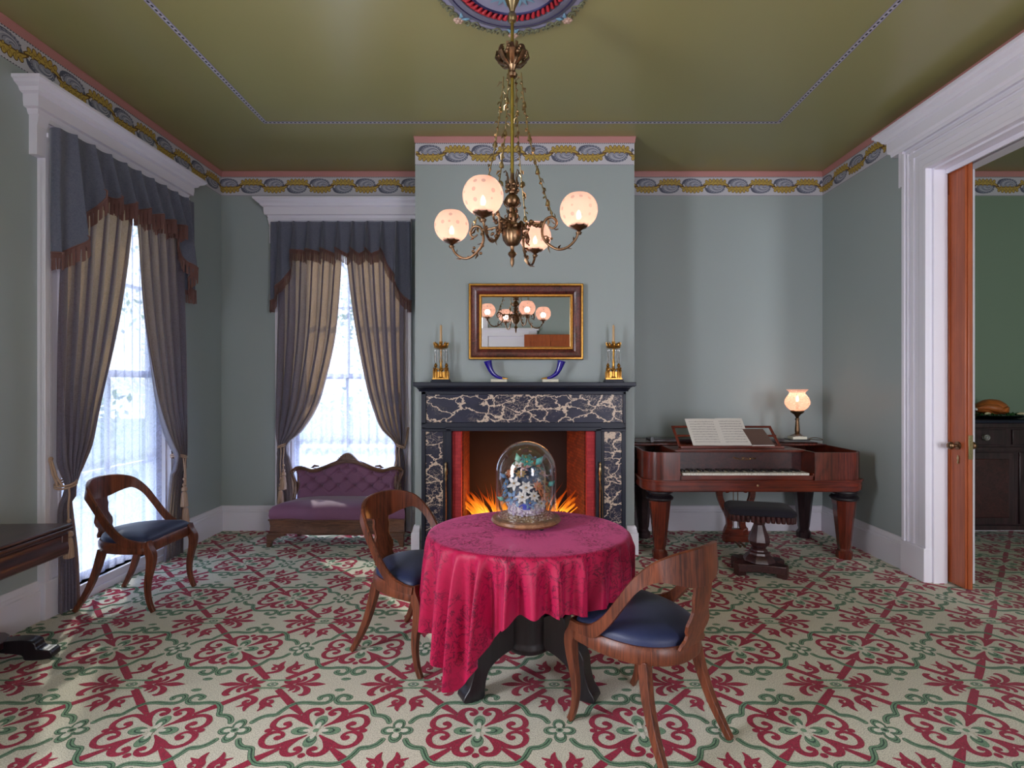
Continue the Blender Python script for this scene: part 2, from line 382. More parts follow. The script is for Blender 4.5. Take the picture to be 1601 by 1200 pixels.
# ---- carpet pattern, one repeat, drawn once and repeated
class Draw:
    """flat coloured shapes laid in thin layers"""
    def __init__(s): s.v = []; s.f = []; s.m = []; s.z = []; s.u = []; s.k = 0
    def poly(s, pts, m, layer):
        b = len(s.v); s.v.extend([(p[0], p[1]) for p in pts]); s.z.extend([layer]*len(pts)); s.u.extend([s.k % 9]*len(pts)); s.k += 1; s.f.append(list(range(b, b+len(pts)))); s.m.append(m)
    def ellipse(s, cx, cy, rx, ry, m, layer, n=14, rot=0):
        c_, s_ = math.cos(rot), math.sin(rot)
        s.poly([(cx + rx*math.cos(2*PI*k/n)*c_ - ry*math.sin(2*PI*k/n)*s_, cy + rx*math.cos(2*PI*k/n)*s_ + ry*math.sin(2*PI*k/n)*c_) for k in range(n)], m, layer)
    def stroke(s, pts, m, layer, n=4, cap=True, w=None, scale=1.0):
        if m == 1 and layer == 2: scale = 1.16
        pts = [(p[0], p[1], (p[2] if len(p) > 2 else w)*scale) for p in pts]
        q = cr_path(pts, n) if len(pts) > 2 else [np.array(p) for p in pts]
        b = len(s.v); N = len(q); s.u.extend([s.k % 9]*(2*N)); s.k += 1
        for i, p in enumerate(q):
            t = q[min(i+1, N-1)][:2] - q[max(i-1, 0)][:2]; t = t/ (np.linalg.norm(t)+1e-9); nn = np.array([-t[1], t[0]]); ww = max(p[2], .0008)
            s.v.append(tuple(p[:2]+nn*ww)); s.v.append(tuple(p[:2]-nn*ww)); s.z.extend([layer]*2)
        for i in range(N-1): s.f.append([b+2*i, b+2*i+1, b+2*i+3, b+2*i+2]); s.m.append(m)
        if cap:
            for k in (0, N-1):
                if q[k][2] > .006: s.ellipse(q[k][0], q[k][1], q[k][2], q[k][2], m, layer, 10)
    def mirrored(s, quads):
        o = Draw()
        for sx_, sy_ in quads:
            b = len(o.v); o.v += [(x*sx_, y*sy_) for x, y in s.v]; o.z += s.z; o.u += s.u; o.k = s.k
            o.f += [[i+b for i in f] for f in s.f]; o.m += s.m
        return o
    def merge(s, o):
        b = len(s.v); s.v += o.v; s.z += o.z; s.u += o.u; s.f += [[i+b for i in f] for f in o.f]; s.m += o.m

RED, GRN, DRK, WHT = 1, 2, 3, 4
q = Draw()
q.stroke([(.036,.040,.004),(.08,.076,.013),(.125,.108,.019),(.175,.138,.016),(.225,.148,.013),(.27,.127,.014),(.292,.08,.016),(.28,.036,.015),(.238,.013,.012),(.198,.022,.010),(.183,.05,.013),(.203,.068,.019)], RED, 2)
q.ellipse(.208,.066,.022,.02, RED, 2)
q.stroke([(.08,.078,.012),(.112,.118,.02),(.124,.160,.020),(.108,.198,.018),(.072,.212,.015),(.038,.198,.013),(.028,.172,.013),(.046,.160,.018)], RED, 2)
q.ellipse(.05,.162,.022,.019, RED, 2)
q.stroke([(.15,.158,.011),(.248,.246,.023)], RED, 2, cap=False)
q.stroke([(.268,.270,.022),(.432,.434,.019)], RED, 2, cap=False)
frame = [(.432,.082),(.41,.12),(.372,.146),(.318,.157),(.298,.198),(.272,.245),(.23,.278),(.17,.286),(.11,.279),(.05,.281),(.020,.308),(.022,.348),(.047,.37),(.08,.362),(.104,.345),(.096,.328)]
q.stroke(frame, DRK, 0, w=.0185); q.stroke(frame, GRN, 1, w=.0152); q.stroke(frame, DRK, 3, w=.0034, cap=False)
# fleur leaves round the small flower at (.5,.5)
q.stroke([(.335,.492,.003),(.28,.478,.007),(.235,.44,.018),(.222,.402,.021),(.236,.376,.016),(.262,.372,.006)], RED, 2)
q.stroke([(.345,.488,.003),(.315,.468,.009),(.296,.440,.015),(.304,.412,.010),(.322,.406,.004)], RED, 2)
q.stroke([(.352,.420,.006),(.338,.448,.016),(.362,.476,.021),(.405,.470,.019),(.428,.444,.010)], RED, 2)
q.stroke([(.405,.452,.010),(.5,.452,.009)], GRN, 4, cap=False); q.ellipse(.405,.452,.022,.011, GRN, 4)
# lily under it
q.stroke([(.390,.357,.012),(.43,.347,.013),(.462,.322,.018),(.466,.286,.020),(.445,.262,.020)], RED, 2)
q.stroke([(.450,.268,.02),(.418,.258,.013),(.378,.236,.003)], RED, 2)
q.stroke([(.450,.266,.020),(.446,.226,.014),(.458,.190,.003)], RED, 2)
q.stroke([(.424,.268,.013),(.408,.288,.013),(.416,.306,.010),(.430,.306,.008)], RED, 2)
tile = q.mirrored([(1,1),(-1,1),(1,-1),(-1,-1)])
for sx_ in (1,-1): tile.ellipse(.292*sx_, 0, .024, .020, RED, 2); tile.ellipse(0, .218*sx_, .022, .021, RED, 2); tile.ellipse(0, .432*sx_, .036, .019, DRK, 0); tile.ellipse(0, .432*sx_, .033, .016, GRN, 1); tile.stroke([(-.02,.432*sx_,.002),(.02,.432*sx_,.002)], DRK, 3)
for sx_ in (1,-1):
    for (a, b, rx, ry) in ((.095*sx_, 0, .055, .036), (0, .095*sx_, .036, .05)):
        tile.ellipse(a, b, rx*1.06, ry*1.06, DRK, 0); tile.ellipse(a, b, rx, ry, GRN, 1); tile.ellipse(a*.82, b*.82, rx*.72, ry*.66, DRK, 2, 12); tile.ellipse(a*.78, b*.78, rx*.58, ry*.5, GRN, 3, 12)
    tile.ellipse(.045*sx_, 0, .034, .015, WHT, 4); tile.ellipse(0, .045*sx_, .015, .034, WHT, 4)
tile.ellipse(0, 0, .018, .018, GRN, 5)
fl = Draw()                                                   # green flower centred on (.5, 0)
for a, b, rx, ry in ((.055,0,.042,.036),(-.055,0,.042,.036),(0,.06,.036,.048),(0,-.06,.036,.048)):
    fl.ellipse(.5+a, b, rx*1.10, ry*1.08, DRK, 1); fl.ellipse(.5+a, b, rx, ry, GRN, 2); fl.ellipse(.5+a*.92, b*.92, rx*.84, ry*.82, DRK, 3); fl.ellipse(.5+a*.9, b*.9, rx*.70, ry*.68, GRN, 4); fl.ellipse(.5+a*.75, b*.75, rx*.62, ry*.52, WHT, 5)
fl.ellipse(.5,0,.028,.028, WHT, 6); fl.ellipse(.5,0,.024,.022, GRN, 7); fl.ellipse(.5,0,.012,.011, DRK, 8)
tile.merge(fl)
fc = Draw(); fc.ellipse(.5,.5,.040,.026, DRK, 0); fc.ellipse(.5,.5,.037,.023, GRN, 1); fc.ellipse(.5,.5,.022,.013, WHT, 2); fc.ellipse(.5,.5,.014,.008, DRK, 3)
for sx_ in (1,-1): fc.stroke([(.5-.158*sx_,.5,.003),(.5-.23*sx_,.5,.012),(.5-.31*sx_,.5,.021),(.5-.378*sx_,.5,.002)], RED, 2)
tile.merge(fc)

REP = .6855; MX, MY = -.170, 2.2167
def carpet_mesh(name, x0, x1, y0, y1, zf=0.0):
    tv = np.array(tile.v); tz = np.array(tile.z); tu = np.array(tile.u)*.00004; tm = np.array(tile.m); cnt = np.array([sum(tile.v[i][0] for i in f)/len(f) for f in tile.f]); cny = np.array([sum(tile.v[i][1] for i in f)/len(f) for f in tile.f])
    vs = [(x0,y0,zf),(x1,y0,zf),(x1,y1,zf),(x0,y1,zf)]; fs = [[0,1,2,3]]; ms = [0]
    for i in range(int((x0-MX)/REP)-1, int((x1-MX)/REP)+2):
        for j in range(int((y0-MY)/REP)-1, int((y1-MY)/REP)+2):
            keep = (cnt*REP+MX+i*REP > x0) & (cnt*REP+MX+i*REP < x1) & (cny*REP+MY+j*REP > y0) & (cny*REP+MY+j*REP < y1)
            if not keep.any(): continue
            b = len(vs)
            X = tv[:,0]*REP+MX+i*REP; Y = tv[:,1]*REP+MY+j*REP; Z = zf+.0003+tz*.0004+tu
            vs.extend(zip(X.tolist(), Y.tolist(), Z.tolist()))
            for k in np.nonzero(keep)[0]: fs.append([q_+b for q_ in tile.f[k]]); ms.append(int(tm[k]))
    me = bpy.data.meshes.new(name); me.from_pydata(vs, [], fs); me.update()
    for k in ('carpet_cream','carpet_red','carpet_green','carpet_dark','carpet_white'): me.materials.append(M[k])
    me.polygons.foreach_set('material_index', ms)
    o = bpy.data.objects.new(name, me); COL.objects.link(o); return struct(o)
carpet_mesh('floor', XL-.1, XD, YR, YB)

# ---- walls
struct(MB().box((XL-.02, YR-.15, H), (XD+.15, YB+.15, H+.12)).build('ceiling', M['ceiling']))
struct(MB().box((XL-.3, YR-.3, -.25), (XD+.2, YB+.2, -.002)).build('floor_slab', M['cream']))
def wall_with_holes(name, axis, c0, c1, a0, a1, holes, mat, z1=H):
    """wall slab between c0..c1 on its thin axis, running a0..a1, with rectangular holes (s,e,z0,z1)"""
    mb = MB(); cuts = sorted({a0, a1, *[h[0] for h in holes], *[h[1] for h in holes]})
    for s_, e_ in zip(cuts[:-1], cuts[1:]):
        hs = [h for h in holes if h[0] <= s_+1e-6 and h[1] >= e_-1e-6]; zs = [(0, z1)]
        if hs:
            h = hs[0]; zs = [(0, h[2]), (h[3], z1)]
        for za, zb in zs:
            if zb - za < .001: continue
            if axis == 'x': mb.box((c0, s_, za), (c1, e_, zb))
            else: mb.box((s_, c0, za), (e_, c1, zb))
    return struct(mb.build(name, mat, smooth=0))
W1 = (3.385, 4.455); W2 = (-2.285, -1.205)                    # clear openings of the visible windows
WZ0, WZ1 = .10, 2.98
wall_with_holes('wall_left', 'x', XL-.17, XL, YR, YB+.15, [(W1[0], W1[1], WZ0, WZ1), (-.25, .95, .4, 2.9)], M['wall'])
wall_with_holes('wall_back', 'y', YB, YB+.17, XL, XR+.15, [(W2[0], W2[1], WZ0, WZ1)], M['wall'])
wall_with_holes('wall_rear', 'y', YR-.1, YR, XL-.17, XR+.3, [(-2.1, -.8, .35, 2.95), (1.85, 2.85, .35, 2.95)], M['wall'])  # rear window openings added for the fill lamps outside
wall_with_holes('wall_right', 'x', XR, XR+.10, YR, YB, [(OY0, OY1, 0, OZ)], M['wall'])
wall_with_holes('wall_right_dining_side', 'x', XR+.20, XR+.30, YR, YB, [(OY0, OY1, 0, OZ)], M['wall_green'])
wall_with_holes('wall_dining_back', 'y', YB, YB+.17, XR+.15, XD+.1, [], M['wall_green'])
wall_with_holes('wall_dining_right', 'x', XD, XD+.1, YR, YB, [], M['wall_green'])
wall_with_holes('wall_dining_rear', 'y', YR-.1, YR, XR+.3, XD+.1, [(4.3, 5.5, .35, 2.95)], M['wall_green'])  # opening added to let in the dining fill lamp
# chimney breast with the firebox opening
FX0, FX1, FZ = -.565, .655, 1.10
mb = MB(); mb.box((BX0, BY, 0), (FX0, YB, H)); mb.box((FX1, BY, 0), (BX1, YB, H)); mb.box((FX0, BY, FZ), (FX1, YB, H))
struct(mb.build('wall_chimney_breast', M['wall'], smooth=0))

# ---- mouldings swept along a wall: profile (out, up) pairs
def run_profile(name, path, prof, mat, parent=None, smooth=30):
    """path: list of (x,y) corners walked so that the room lies to the LEFT side; prof: (out,z)"""
    pts = [Vector((p[0], p[1])) for p in path]; n = len(pts); rings = []
    for i in range(n):
        d0 = (pts[i]-pts[i-1]).normalized() if i > 0 else None; d1 = (pts[i+1]-pts[i]).normalized() if i < n-1 else None
        n0 = Vector((-d0.y, d0.x)) if d0 else None; n1 = Vector((-d1.y, d1.x)) if d1 else None
        if n0 is None: mit = n1
        elif n1 is None: mit = n0
        else:
            mit = (n0+n1); mit = mit / max(.2, mit.dot(n0))
        rings.append([(pts[i].x+mit.x*o_, pts[i].y+mit.y*o_, z) for o_, z in prof])
    return MB().loft(rings).build(name, mat, parent, smooth=smooth)
base_prof = [(0,0),(.030,0),(.030,.185),(.022,.19),(.022,.205),(.017,.212),(.017,.225),(.008,.245),(0,.247)]
# room on the left of the walk: go clockwise seen from above is wrong, so walk -> right wall up, back wall leftwards, left wall down
struct(run_profile('baseboard_right', [(XR, 4.11), (XR, YB), (BX1, YB), (BX1, BY), (.93, BY)], base_prof, M['white']))
struct(run_profile('baseboard_back', [(-.85, BY), (BX0, BY), (BX0, YB), (W2[1]+.14, YB)], base_prof, M['white']))
struct(run_profile('baseboard_left_far', [(W2[0]-.14, YB), (XL, YB), (XL, 4.6)], base_prof, M['white']))
struct(run_profile('baseboard_left', [(XL, 3.245), (XL, YR), (XR, YR), (XR, 1.6)], base_prof, M['white']))
struct(run_profile('baseboard_dining', [(XD, 1.0), (XD, YB), (XR+.3, YB), (XR+.3, 3.99)], base_prof, M['white']))
cove = [(0,H-.001),(0,H-.054),(.004,H-.054),(.006,H-.048),(.008,H-.026),(.011,H-.010),(.013,H-.008),(.013,H-.001)]
struct(run_profile('trim_cove', [(XR, YR), (XR, YB), (BX1, YB), (BX1, BY), (BX0, BY), (BX0, YB), (XL, YB), (XL, YR), (XR, YR)], cove, M['pink']))
struct(run_profile('trim_cove_dining', [(XD, YR), (XD, YB), (XR+.3, YB), (XR+.3, YR)], cove, M['pink']))

# ---- leafy wallpaper border
GO, BR, GY, SL, BL = 1, 2, 3, 4, 5
PER = .4585
fq = Draw()
rf = random.Random(3)
def leaf_cluster(x0, flip):
    """gold scalloped leaves over/under a grey scroll; x in metres inside the band, y 0..0.154"""
    Y = (lambda y: .154-y) if flip else (lambda y: y)
    sc = Draw()
    sc.stroke([(x0-.010,Y(.085),.004),(x0+.02,Y(.122),.018),(x0+.09,Y(.122),.030),(x0+.15,Y(.112),.022),(x0+.20,Y(.070),.006)], SL, 1)
    sc.ellipse(x0+.10, Y(.100), .088, .050, SL, 1, 20); sc.ellipse(x0+.10, Y(.101), .083, .045, GY, 2, 20)
    for k in range(5):
        rx = .074-.014*k; cx_ = x0+.100+.008*k; cy_ = .094-.002*k
        sc.stroke([(cx_+rx*math.cos(a), Y(cy_+rx*.60*math.sin(a)), .0022) for a in np.linspace(.1, 3.3, 8)], SL if k % 2 == 0 else 0, 3, 2, cap=False)
    for k in range(9):
        a = .2+k*.34
        sc.stroke([(x0+.1+.070*math.cos(a), Y(.10+.034*math.sin(a)), .0022), (x0+.1+.092*math.cos(a+.14), Y(.10+.052*math.sin(a+.14)), .0035)], SL, 4, cap=False)
    fq.merge(sc)
    fq.stroke([(x0-.03,Y(.070),.005),(x0+.02,Y(.052),.018),(x0+.1,Y(.044),.026),(x0+.17,Y(.052),.020),(x0+.23,Y(.080),.008)], BR, 5)
    fq.stroke([(x0-.02,Y(.066),.002),(x0+.02,Y(.050),.012),(x0+.1,Y(.042),.020),(x0+.17,Y(.050),.014),(x0+.22,Y(.074),.003)], GO, 6)
    for k in range(6):
        x = x0+.012+k*.034; a = -2.0+k*.17; L = .021+rf.uniform(-.002,.003); yb = .034+.011*abs(k-2.5)/2.5
        ex, ey = x+.55*L*math.cos(a), yb+.60*L*math.sin(a)
        fq.ellipse(ex, Y(ey), L*1.0, .0165, BR, 7, 12, (-a if flip else a)); fq.ellipse(ex, Y(ey+.0015), L*.84, .0125, GO, 8, 12, (-a if flip else a))
        fq.stroke([(x, Y(yb+.012), .0016), (ex, Y(ey), .0010)], BR, 9, cap=False)
    for k in range(4):
        x = x0+.03+k*.044; a2 = 1.3; fq.ellipse(x, Y(.066), .013, .009, BR, 7, 10, (-a2 if flip else a2)); fq.ellipse(x, Y(.066), .010, .0062, GO, 8, 10, (-a2 if flip else a2))
leaf_cluster(PER/2+.012, False)
leaf_cluster(.012, True)
NB = 26
def frieze(name, p0, d, L, phase, zt=H-.055, hh=.190):
    """p0 start point (x,y); d unit direction along which the pattern reads; room normal is d rotated -90deg (d x up)"""
    vs, fs, ms = [], [], []
    n = (d[1], -d[0])
    def put(u, z, lay): return (p0[0]+d[0]*u+n[0]*(.002+lay*.0003), p0[1]+d[1]*u+n[1]*(.002+lay*.0003), z)
    def quad(u0, u1, z0, z1, lay, m):
        b = len(vs); vs.extend([put(u0,z0,lay), put(u1,z0,lay), put(u1,z1,lay), put(u0,z1,lay)]); fs.append([b,b+1,b+2,b+3]); ms.append(m)
    # paper with a little thickness
    b = len(vs); 
    for u in (0, L):
        vs.extend([(p0[0]+d[0]*u, p0[1]+d[1]*u, zt-hh), put(u, zt-hh, 0), put(u, zt, 0), (p0[0]+d[0]*u, p0[1]+d[1]*u, zt)])
    for k in range(4): fs.append([b+k, b+(k+1) % 4, b+4+(k+1) % 4, b+4+k]); ms.append(0)
    step = PER/NB; u = 0
    while u < L-.01:
        quad(u, min(u+step*.6, L), zt-.0065, zt-.001, 1, BL); quad(u, min(u+step*.6, L), zt-hh+.0005, zt-hh+.0055, 1, BL); u += step
    zc = zt-.014-.154
    V = np.array(fq.v); Z = np.array(fq.z); k0 = int(math.floor((0-phase)/PER))-1
    cx_ = np.array([V[f,0].mean() for f in fq.f])
    for k in range(k0, int((L-phase)/PER)+2):
        off = phase+k*PER; keep = (cx_+off > 0.004) & (cx_+off < L-.004)
        if not keep.any(): continue
        b = len(vs)
        for (x, y), z, uu in zip(fq.v, fq.z, fq.u): vs.append(put(min(max(x+off, 0), L), zc+y, z+uu*.1))
        for i in np.nonzero(keep)[0]: fs.append([t+b for t in fq.f[i]]); ms.append(fq.m[i])
    me = bpy.data.meshes.new(name); me.from_pydata(vs, [], fs); me.update()
    for k in ('frieze_white','frieze_gold','frieze_brown','frieze_gray','frieze_slate','frieze_blue'): me.materials.append(M[k])
    me.polygons.foreach_set('material_index', ms)
    o = bpy.data.objects.new(name, me); COL.objects.link(o); return struct(o)
frieze('trim_1', (XL, 1.4), (0, 1), YB-1.4, 3.176-1.4)
frieze('trim_2', (XL, YB), (1, 0), BX0-XL, -2.785-XL)
frieze('trim_3', (BX0, BY), (1, 0), BX1-BX0, -.639-BX0)
frieze('trim_4', (BX1, YB), (1, 0), XR-BX1, 1.404-BX1)
frieze('trim_5', (XR, YB), (0, -1), YB-4.33, .193)
frieze('trim_6', (XR+.3, YB), (1, 0), XD-XR-.3, .30)
frieze('trim_7', (BX0, YB), (0, -1), YB-BY, .1)
# ---- painted line on the ceiling: lilac band, dark beads, pale edge
def ceiling_line(name, x0, x1, y0, y1):
    mb = MB(); z = H-.0015
    for a, b in (((x0,y1),(x1,y1)), ((x0,y0),(x0,y1)), ((x1,y0),(x1,y1))):
        for w, zz, m in ((.017, z, 0), (.0105, z-.0006, 1)):
            if a[1] == b[1]: mb.add([(a[0]-w,a[1]-w,zz),(b[0]+w,a[1]-w,zz),(b[0]+w,a[1]+w,zz),(a[0]-w,a[1]+w,zz)], [(0,3,2,1)], m)
            else: mb.add([(a[0]-w,a[1],zz),(a[0]+w,a[1],zz),(a[0]+w,b[1],zz),(a[0]-w,b[1],zz)], [(0,3,2,1)], m)
        L = math.hypot(b[0]-a[0], b[1]-a[1]); n = int(L/.034)
        for k in range(n):
            t = (k+.25)/n; cx_, cy_ = lerp(a[0],b[0],t), lerp(a[1],b[1],t)
            if a[1] == b[1]: mb.add([(cx_-.009,cy_-.008,z-.0012),(cx_+.009,cy_-.008,z-.0012),(cx_+.009,cy_+.004,z-.0012),(cx_-.009,cy_+.004,z-.0012)], [(0,3,2,1)], 2)
            else: mb.add([(cx_-.006,cy_-.010,z-.0012),(cx_+.006,cy_-.010,z-.0012),(cx_+.006,cy_+.010,z-.0012),(cx_-.006,cy_+.010,z-.0012)], [(0,3,2,1)], 2)
    return struct(mb.build(name, [M['line_lilac'], M['frieze_white'], M['frieze_blue']], smooth=0))
ceiling_line('trim_8', -2.065, 2.118, YR+.95, 4.283)
# ================================================================ windows, drapery
def window_unit(idx, T, u0, u1, clip_right=False):
    """u0,u1 outer casing edges; T maps (u, v out of the wall, z) to the world"""
    def bx(mb, a, b, m=0):
        s_ = len(mb.v); mb.box(a, b, m)
        for i in range(s_, len(mb.v)): mb.v[i] = tuple(T(*mb.v[i]))
    root = empty('window_%d' % idx, T((u0+u1)/2, 0, 0)); struct(root)
    inv = Matrix.Translation(-root.location)
    def fin(mb, name, mat, **k): mb.xf(inv); return mb.build(name, mat, root, **k)
    c = .132
    mb = MB()
    for a, b in ((u0, u0+c), (u1-c, u1)):
        bx(mb, (a, -.002, 0), (b, .028, 2.98)); 
        o_, i_ = (a, b) if a == u0 else (b, a); sg = 1 if a == u0 else -1
        bx(mb, (min(o_, o_+sg*.030), .02, 0), (max(o_, o_+sg*.030), .050, 3.0)); bx(mb, (min(o_+sg*.042, o_+sg*.062), .02, 0), (max(o_+sg*.042, o_+sg*.062), .040, 3.0))
        bx(mb, (min(i_, i_-sg*.02), .02, 0), (max(i_, i_-sg*.02), .038, 3.0))
        bx(mb, (a-.006, -.002, 0), (b+.003, .056, .235))
    fin(mb, 'casing', M['white'], bevel=.003)
    mb = MB(); bx(mb, (u0, -.002, 2.98), (u1, .045, 3.16)); bx(mb, (u0+.01, .02, 2.99), (u1-.01, .060, 3.02)); bx(mb, (u0, .02, 3.08), (u1, .062, 3.105))
    # cornice: stepped, coved profile with returned ends
    prof = [(0,3.10),(.060,3.10),(.066,3.115),(.070,3.13),(.090,3.135),(.094,3.17),(.094,3.205),(.115,3.215),(.125,3.235),(.150,3.25),(.158,3.262),(.168,3.268),(.168,3.285),(0,3.292)]
    rg = []
    for side in (0, 1):
        rg.append([T((u0 if side == 0 else u1) + (-1 if side == 0 else 1)*(.0 + v*1.0), v, z) for v, z in prof])
    if clip_right: rg[1] = [T(u1+.175, v, z) for v, z in prof]
    mb.loft(rg)
    # returned ends: the same profile turned through the mitre back to the wall
    for side in ((0,) if clip_right else (0, 1)):
        sg = -1 if side == 0 else 1; ue = u0 if side == 0 else u1
        mb.loft([[T(ue+sg*v, v, z) for v, z in prof], [T(ue+sg*v, 0, z) for v, z in prof]])
    fin(mb, 'cornice', M['white'], smooth=25)
    mb = MB()
    for sg, ue in ((-1, u0), (1, u1)):
        if sg == 1 and clip_right: continue
        pr = [(0,2.86),(.05,2.86),(.052,3.04),(.058,3.05),(.064,3.08),(.074,3.10),(0,3.10)]
        mb.loft([[T(ue+sg*(.055+(v-.05)*.5 if v > 0 else .055), v, z) for v, z in pr], [T(ue-sg*.01, v, z) for v, z in pr]])
    fin(mb, 'bracket', M['white'], smooth=25)
    # jamb liner, sashes, glass
    mb = MB(); a, b = u0+c, u1-c
    bx(mb, (a, -.17, WZ0-.02), (a+.018, 0, 2.98)); bx(mb, (b-.018, -.17, WZ0-.02), (b, 0, 2.98)); bx(mb, (a, -.17, 2.962), (b, 0, 2.98))
    fin(mb, 'jamb', M['white'])
    mb = MB(); bx(mb, (a-.0, -.19, -.0), (b+.0, .02, WZ0+.0)); bx(mb, (a-.05, .0, .0), (b+.05, .035, .045)); fin(mb, 'sill', M['white'], bevel=.004)
    for nm, za, zb, vv in (('lower_sash', WZ0, 1.56, -.085), ('upper_sash', 1.52, 2.962, -.12)):
        mb = MB(); a2, b2 = a+.018, b-.018
        for x0, x1, z0, z1 in ((a2, a2+.045, za, zb), (b2-.045, b2, za, zb), (a2, b2, za, za+.05), (a2, b2, zb-.045, zb), ((a2+b2)/2-.011, (a2+b2)/2+.011, za, zb), (a2, b2, (za+zb)/2-.011, (za+zb)/2+.011)):
            bx(mb, (x0, vv-.016, z0), (x1, vv+.016, z1))
        s_ = fin(mb, nm, M['white'])
        mb = MB(); bx(mb, (a2+.03, vv-.0015, za+.03), (b2-.03, vv+.0015, zb-.03)); mb.xf(inv); mb.build('pane', M['pane'], s_)
    return root

def lace_curtain(T, u0, u1, label, group):
    mb = MB()
    mb.grid(lambda s_, t: T(lerp(u0+.155, u1-.155, s_), -.035+.014*math.sin(s_*PI*2*11+math.sin(s_*9)*1.4)*(0.6+.4*t)+.004*math.sin(s_*70), lerp(.105, 2.955, t)), 150, 10)
    o = mb.build('lace_curtain', M['lace'], smooth=180); tag(o, label, 'lace curtain', group); return o

def drape(T, u0, u1, side, edge_z, edge_u, tie_z, tie_u, label, group, seed, outer=.05):
    """side -1: hangs from the left, gathered to the left"""
    R = random.Random(seed); ph = R.uniform(0, 6); nf = 5.5
    def X(up): return u0+up if side < 0 else u1-up
    zs = edge_z; us = edge_u
    path = cr_path(list(zip(zs, us)), 10); pz = np.array([p[0] for p in path])[::-1]; pu = np.array([p[1] for p in path])[::-1]
    def fn(s_, t):
        z = 2.975*(1-t)
        if t > .999: z = .012
        ui = float(np.interp(z, pz, pu)); uo = outer+.012*math.sin(z*2+seed)
        if z < tie_z+.25 and z > tie_z-.25: uo += .025*math.exp(-((z-tie_z)/.1)**2)
        width = ui-uo
        a = .046*min(1, .45+.9*(3-z)/3) if z > tie_z else .034
        pinch = math.exp(-((z-tie_z)/.11)**2); a = a*(1-.35*pinch)
        wave = math.sin(2*PI*nf*s_+ph+.35*math.sin(z*1.7+seed))+.35*math.sin(2*PI*nf*2*s_+ph*2+z*.8)
        hang = .5*math.exp(-((z-(tie_z+.2))/.18)**2)*.05*s_
        v = .098+a*wave*.8+hang+.02*pinch
        if z < tie_z-.1: v = .085+(v-.098)*.62
        u = uo+width*s_+.021*math.sin(2*(2*PI*nf*s_+ph)+.5)*min(1, width/.45)*math.sin(PI*min(1, max(0, s_*8)))**0*(1 if .03 < s_ < .97 else 0.3)
        return T(X(min(max(u, .012), .668)), max(v, .062 if X(u) < u0+.14 or X(u) > u1-.14 else .02), z)
    o = MB().grid(fn, 160, 80).build('curtain', M['curtain'], smooth=180)
    return tag(o, label, 'curtain', group)

def tieback(T, u0, u1, side, z, uc, w, label, group, tassel_dir=1):
    def X(up): return u0+up if side < 0 else u1-up
    root = empty('curtain_tieback', T(X(uc), .10, z)); tag(root, label, 'curtain tieback', group); inv = Matrix.Translation(-root.location)
    def t_(mb, pts, r): mb.tube([T(X(u), v, z_) for u, v, z_ in pts], r, 8)
    mb = MB()
    for k in range(2):                                         # cord round the gathered curtain
        dz = .016*k
        pts = [(uc+w*.62*math.cos(a), .10+.058*math.sin(a), z+dz+.018*math.cos(a)) for a in np.linspace(-PI, PI, 22)]
        t_(mb, pts, .0065)
    t_(mb, [(uc-w*.6, .09, z+.0), (uc-w*.6-.015, .07, z+.08), (.022, .058, z+.17)], .0065)
    t_(mb, [(uc-w*.6, .12, z+.0), (uc-w*.6-.01, .09, z+.06), (.030, .060, z+.175)], .0065)
    mb.sphere(T(X(.026), .062, z+.175), .013, 10, 8)
    mb.xf(inv); mb.build('cord', M['cord'], root)
    for k, (du, dl) in enumerate(((.0, .30), (.032, .16)) if label[:18] != 'tan cord tieback o' else ((-.045, .20),)):
        mb = MB(); tu = uc+du; v = .158+.010*k; bot = z-.10-dl
        t_(mb, [(tu, .158, z-.002), (tu+.004, v, z-.05), (tu-.004, v, z-.06-dl*.35), (tu, v, bot+.02)], .0055)
        c = T(X(tu), v, bot)
        mb.lathe([(.004,.050),(.013,.046),(.016,.036),(.010,.026),(.008,.022),(.019,.014),(.024,.0),(.022,-.012),(.011,-.020),(.013,-.024),(.016,-.030)], c, 14)
        mb.sphere(c+Vector((0,0,.085)), .013, 10, 8)
        n = 15; rings = []
        for zz, rr in ((-.026,.016),(-.05,.021),(-.09,.024),(-.145,.027),(-.15,.020)):
            rings.append([c+Vector(((rr*(1+.10*(kk % 2)))*math.cos(2*PI*kk/(2*n)), (rr*(1+.10*(kk % 2)))*math.sin(2*PI*kk/(2*n)), zz)) for kk in range(2*n)])
        mb.loft(rings); mb.xf(inv); mb.build('tassel', M['cord'], root, smooth=30)
    return root

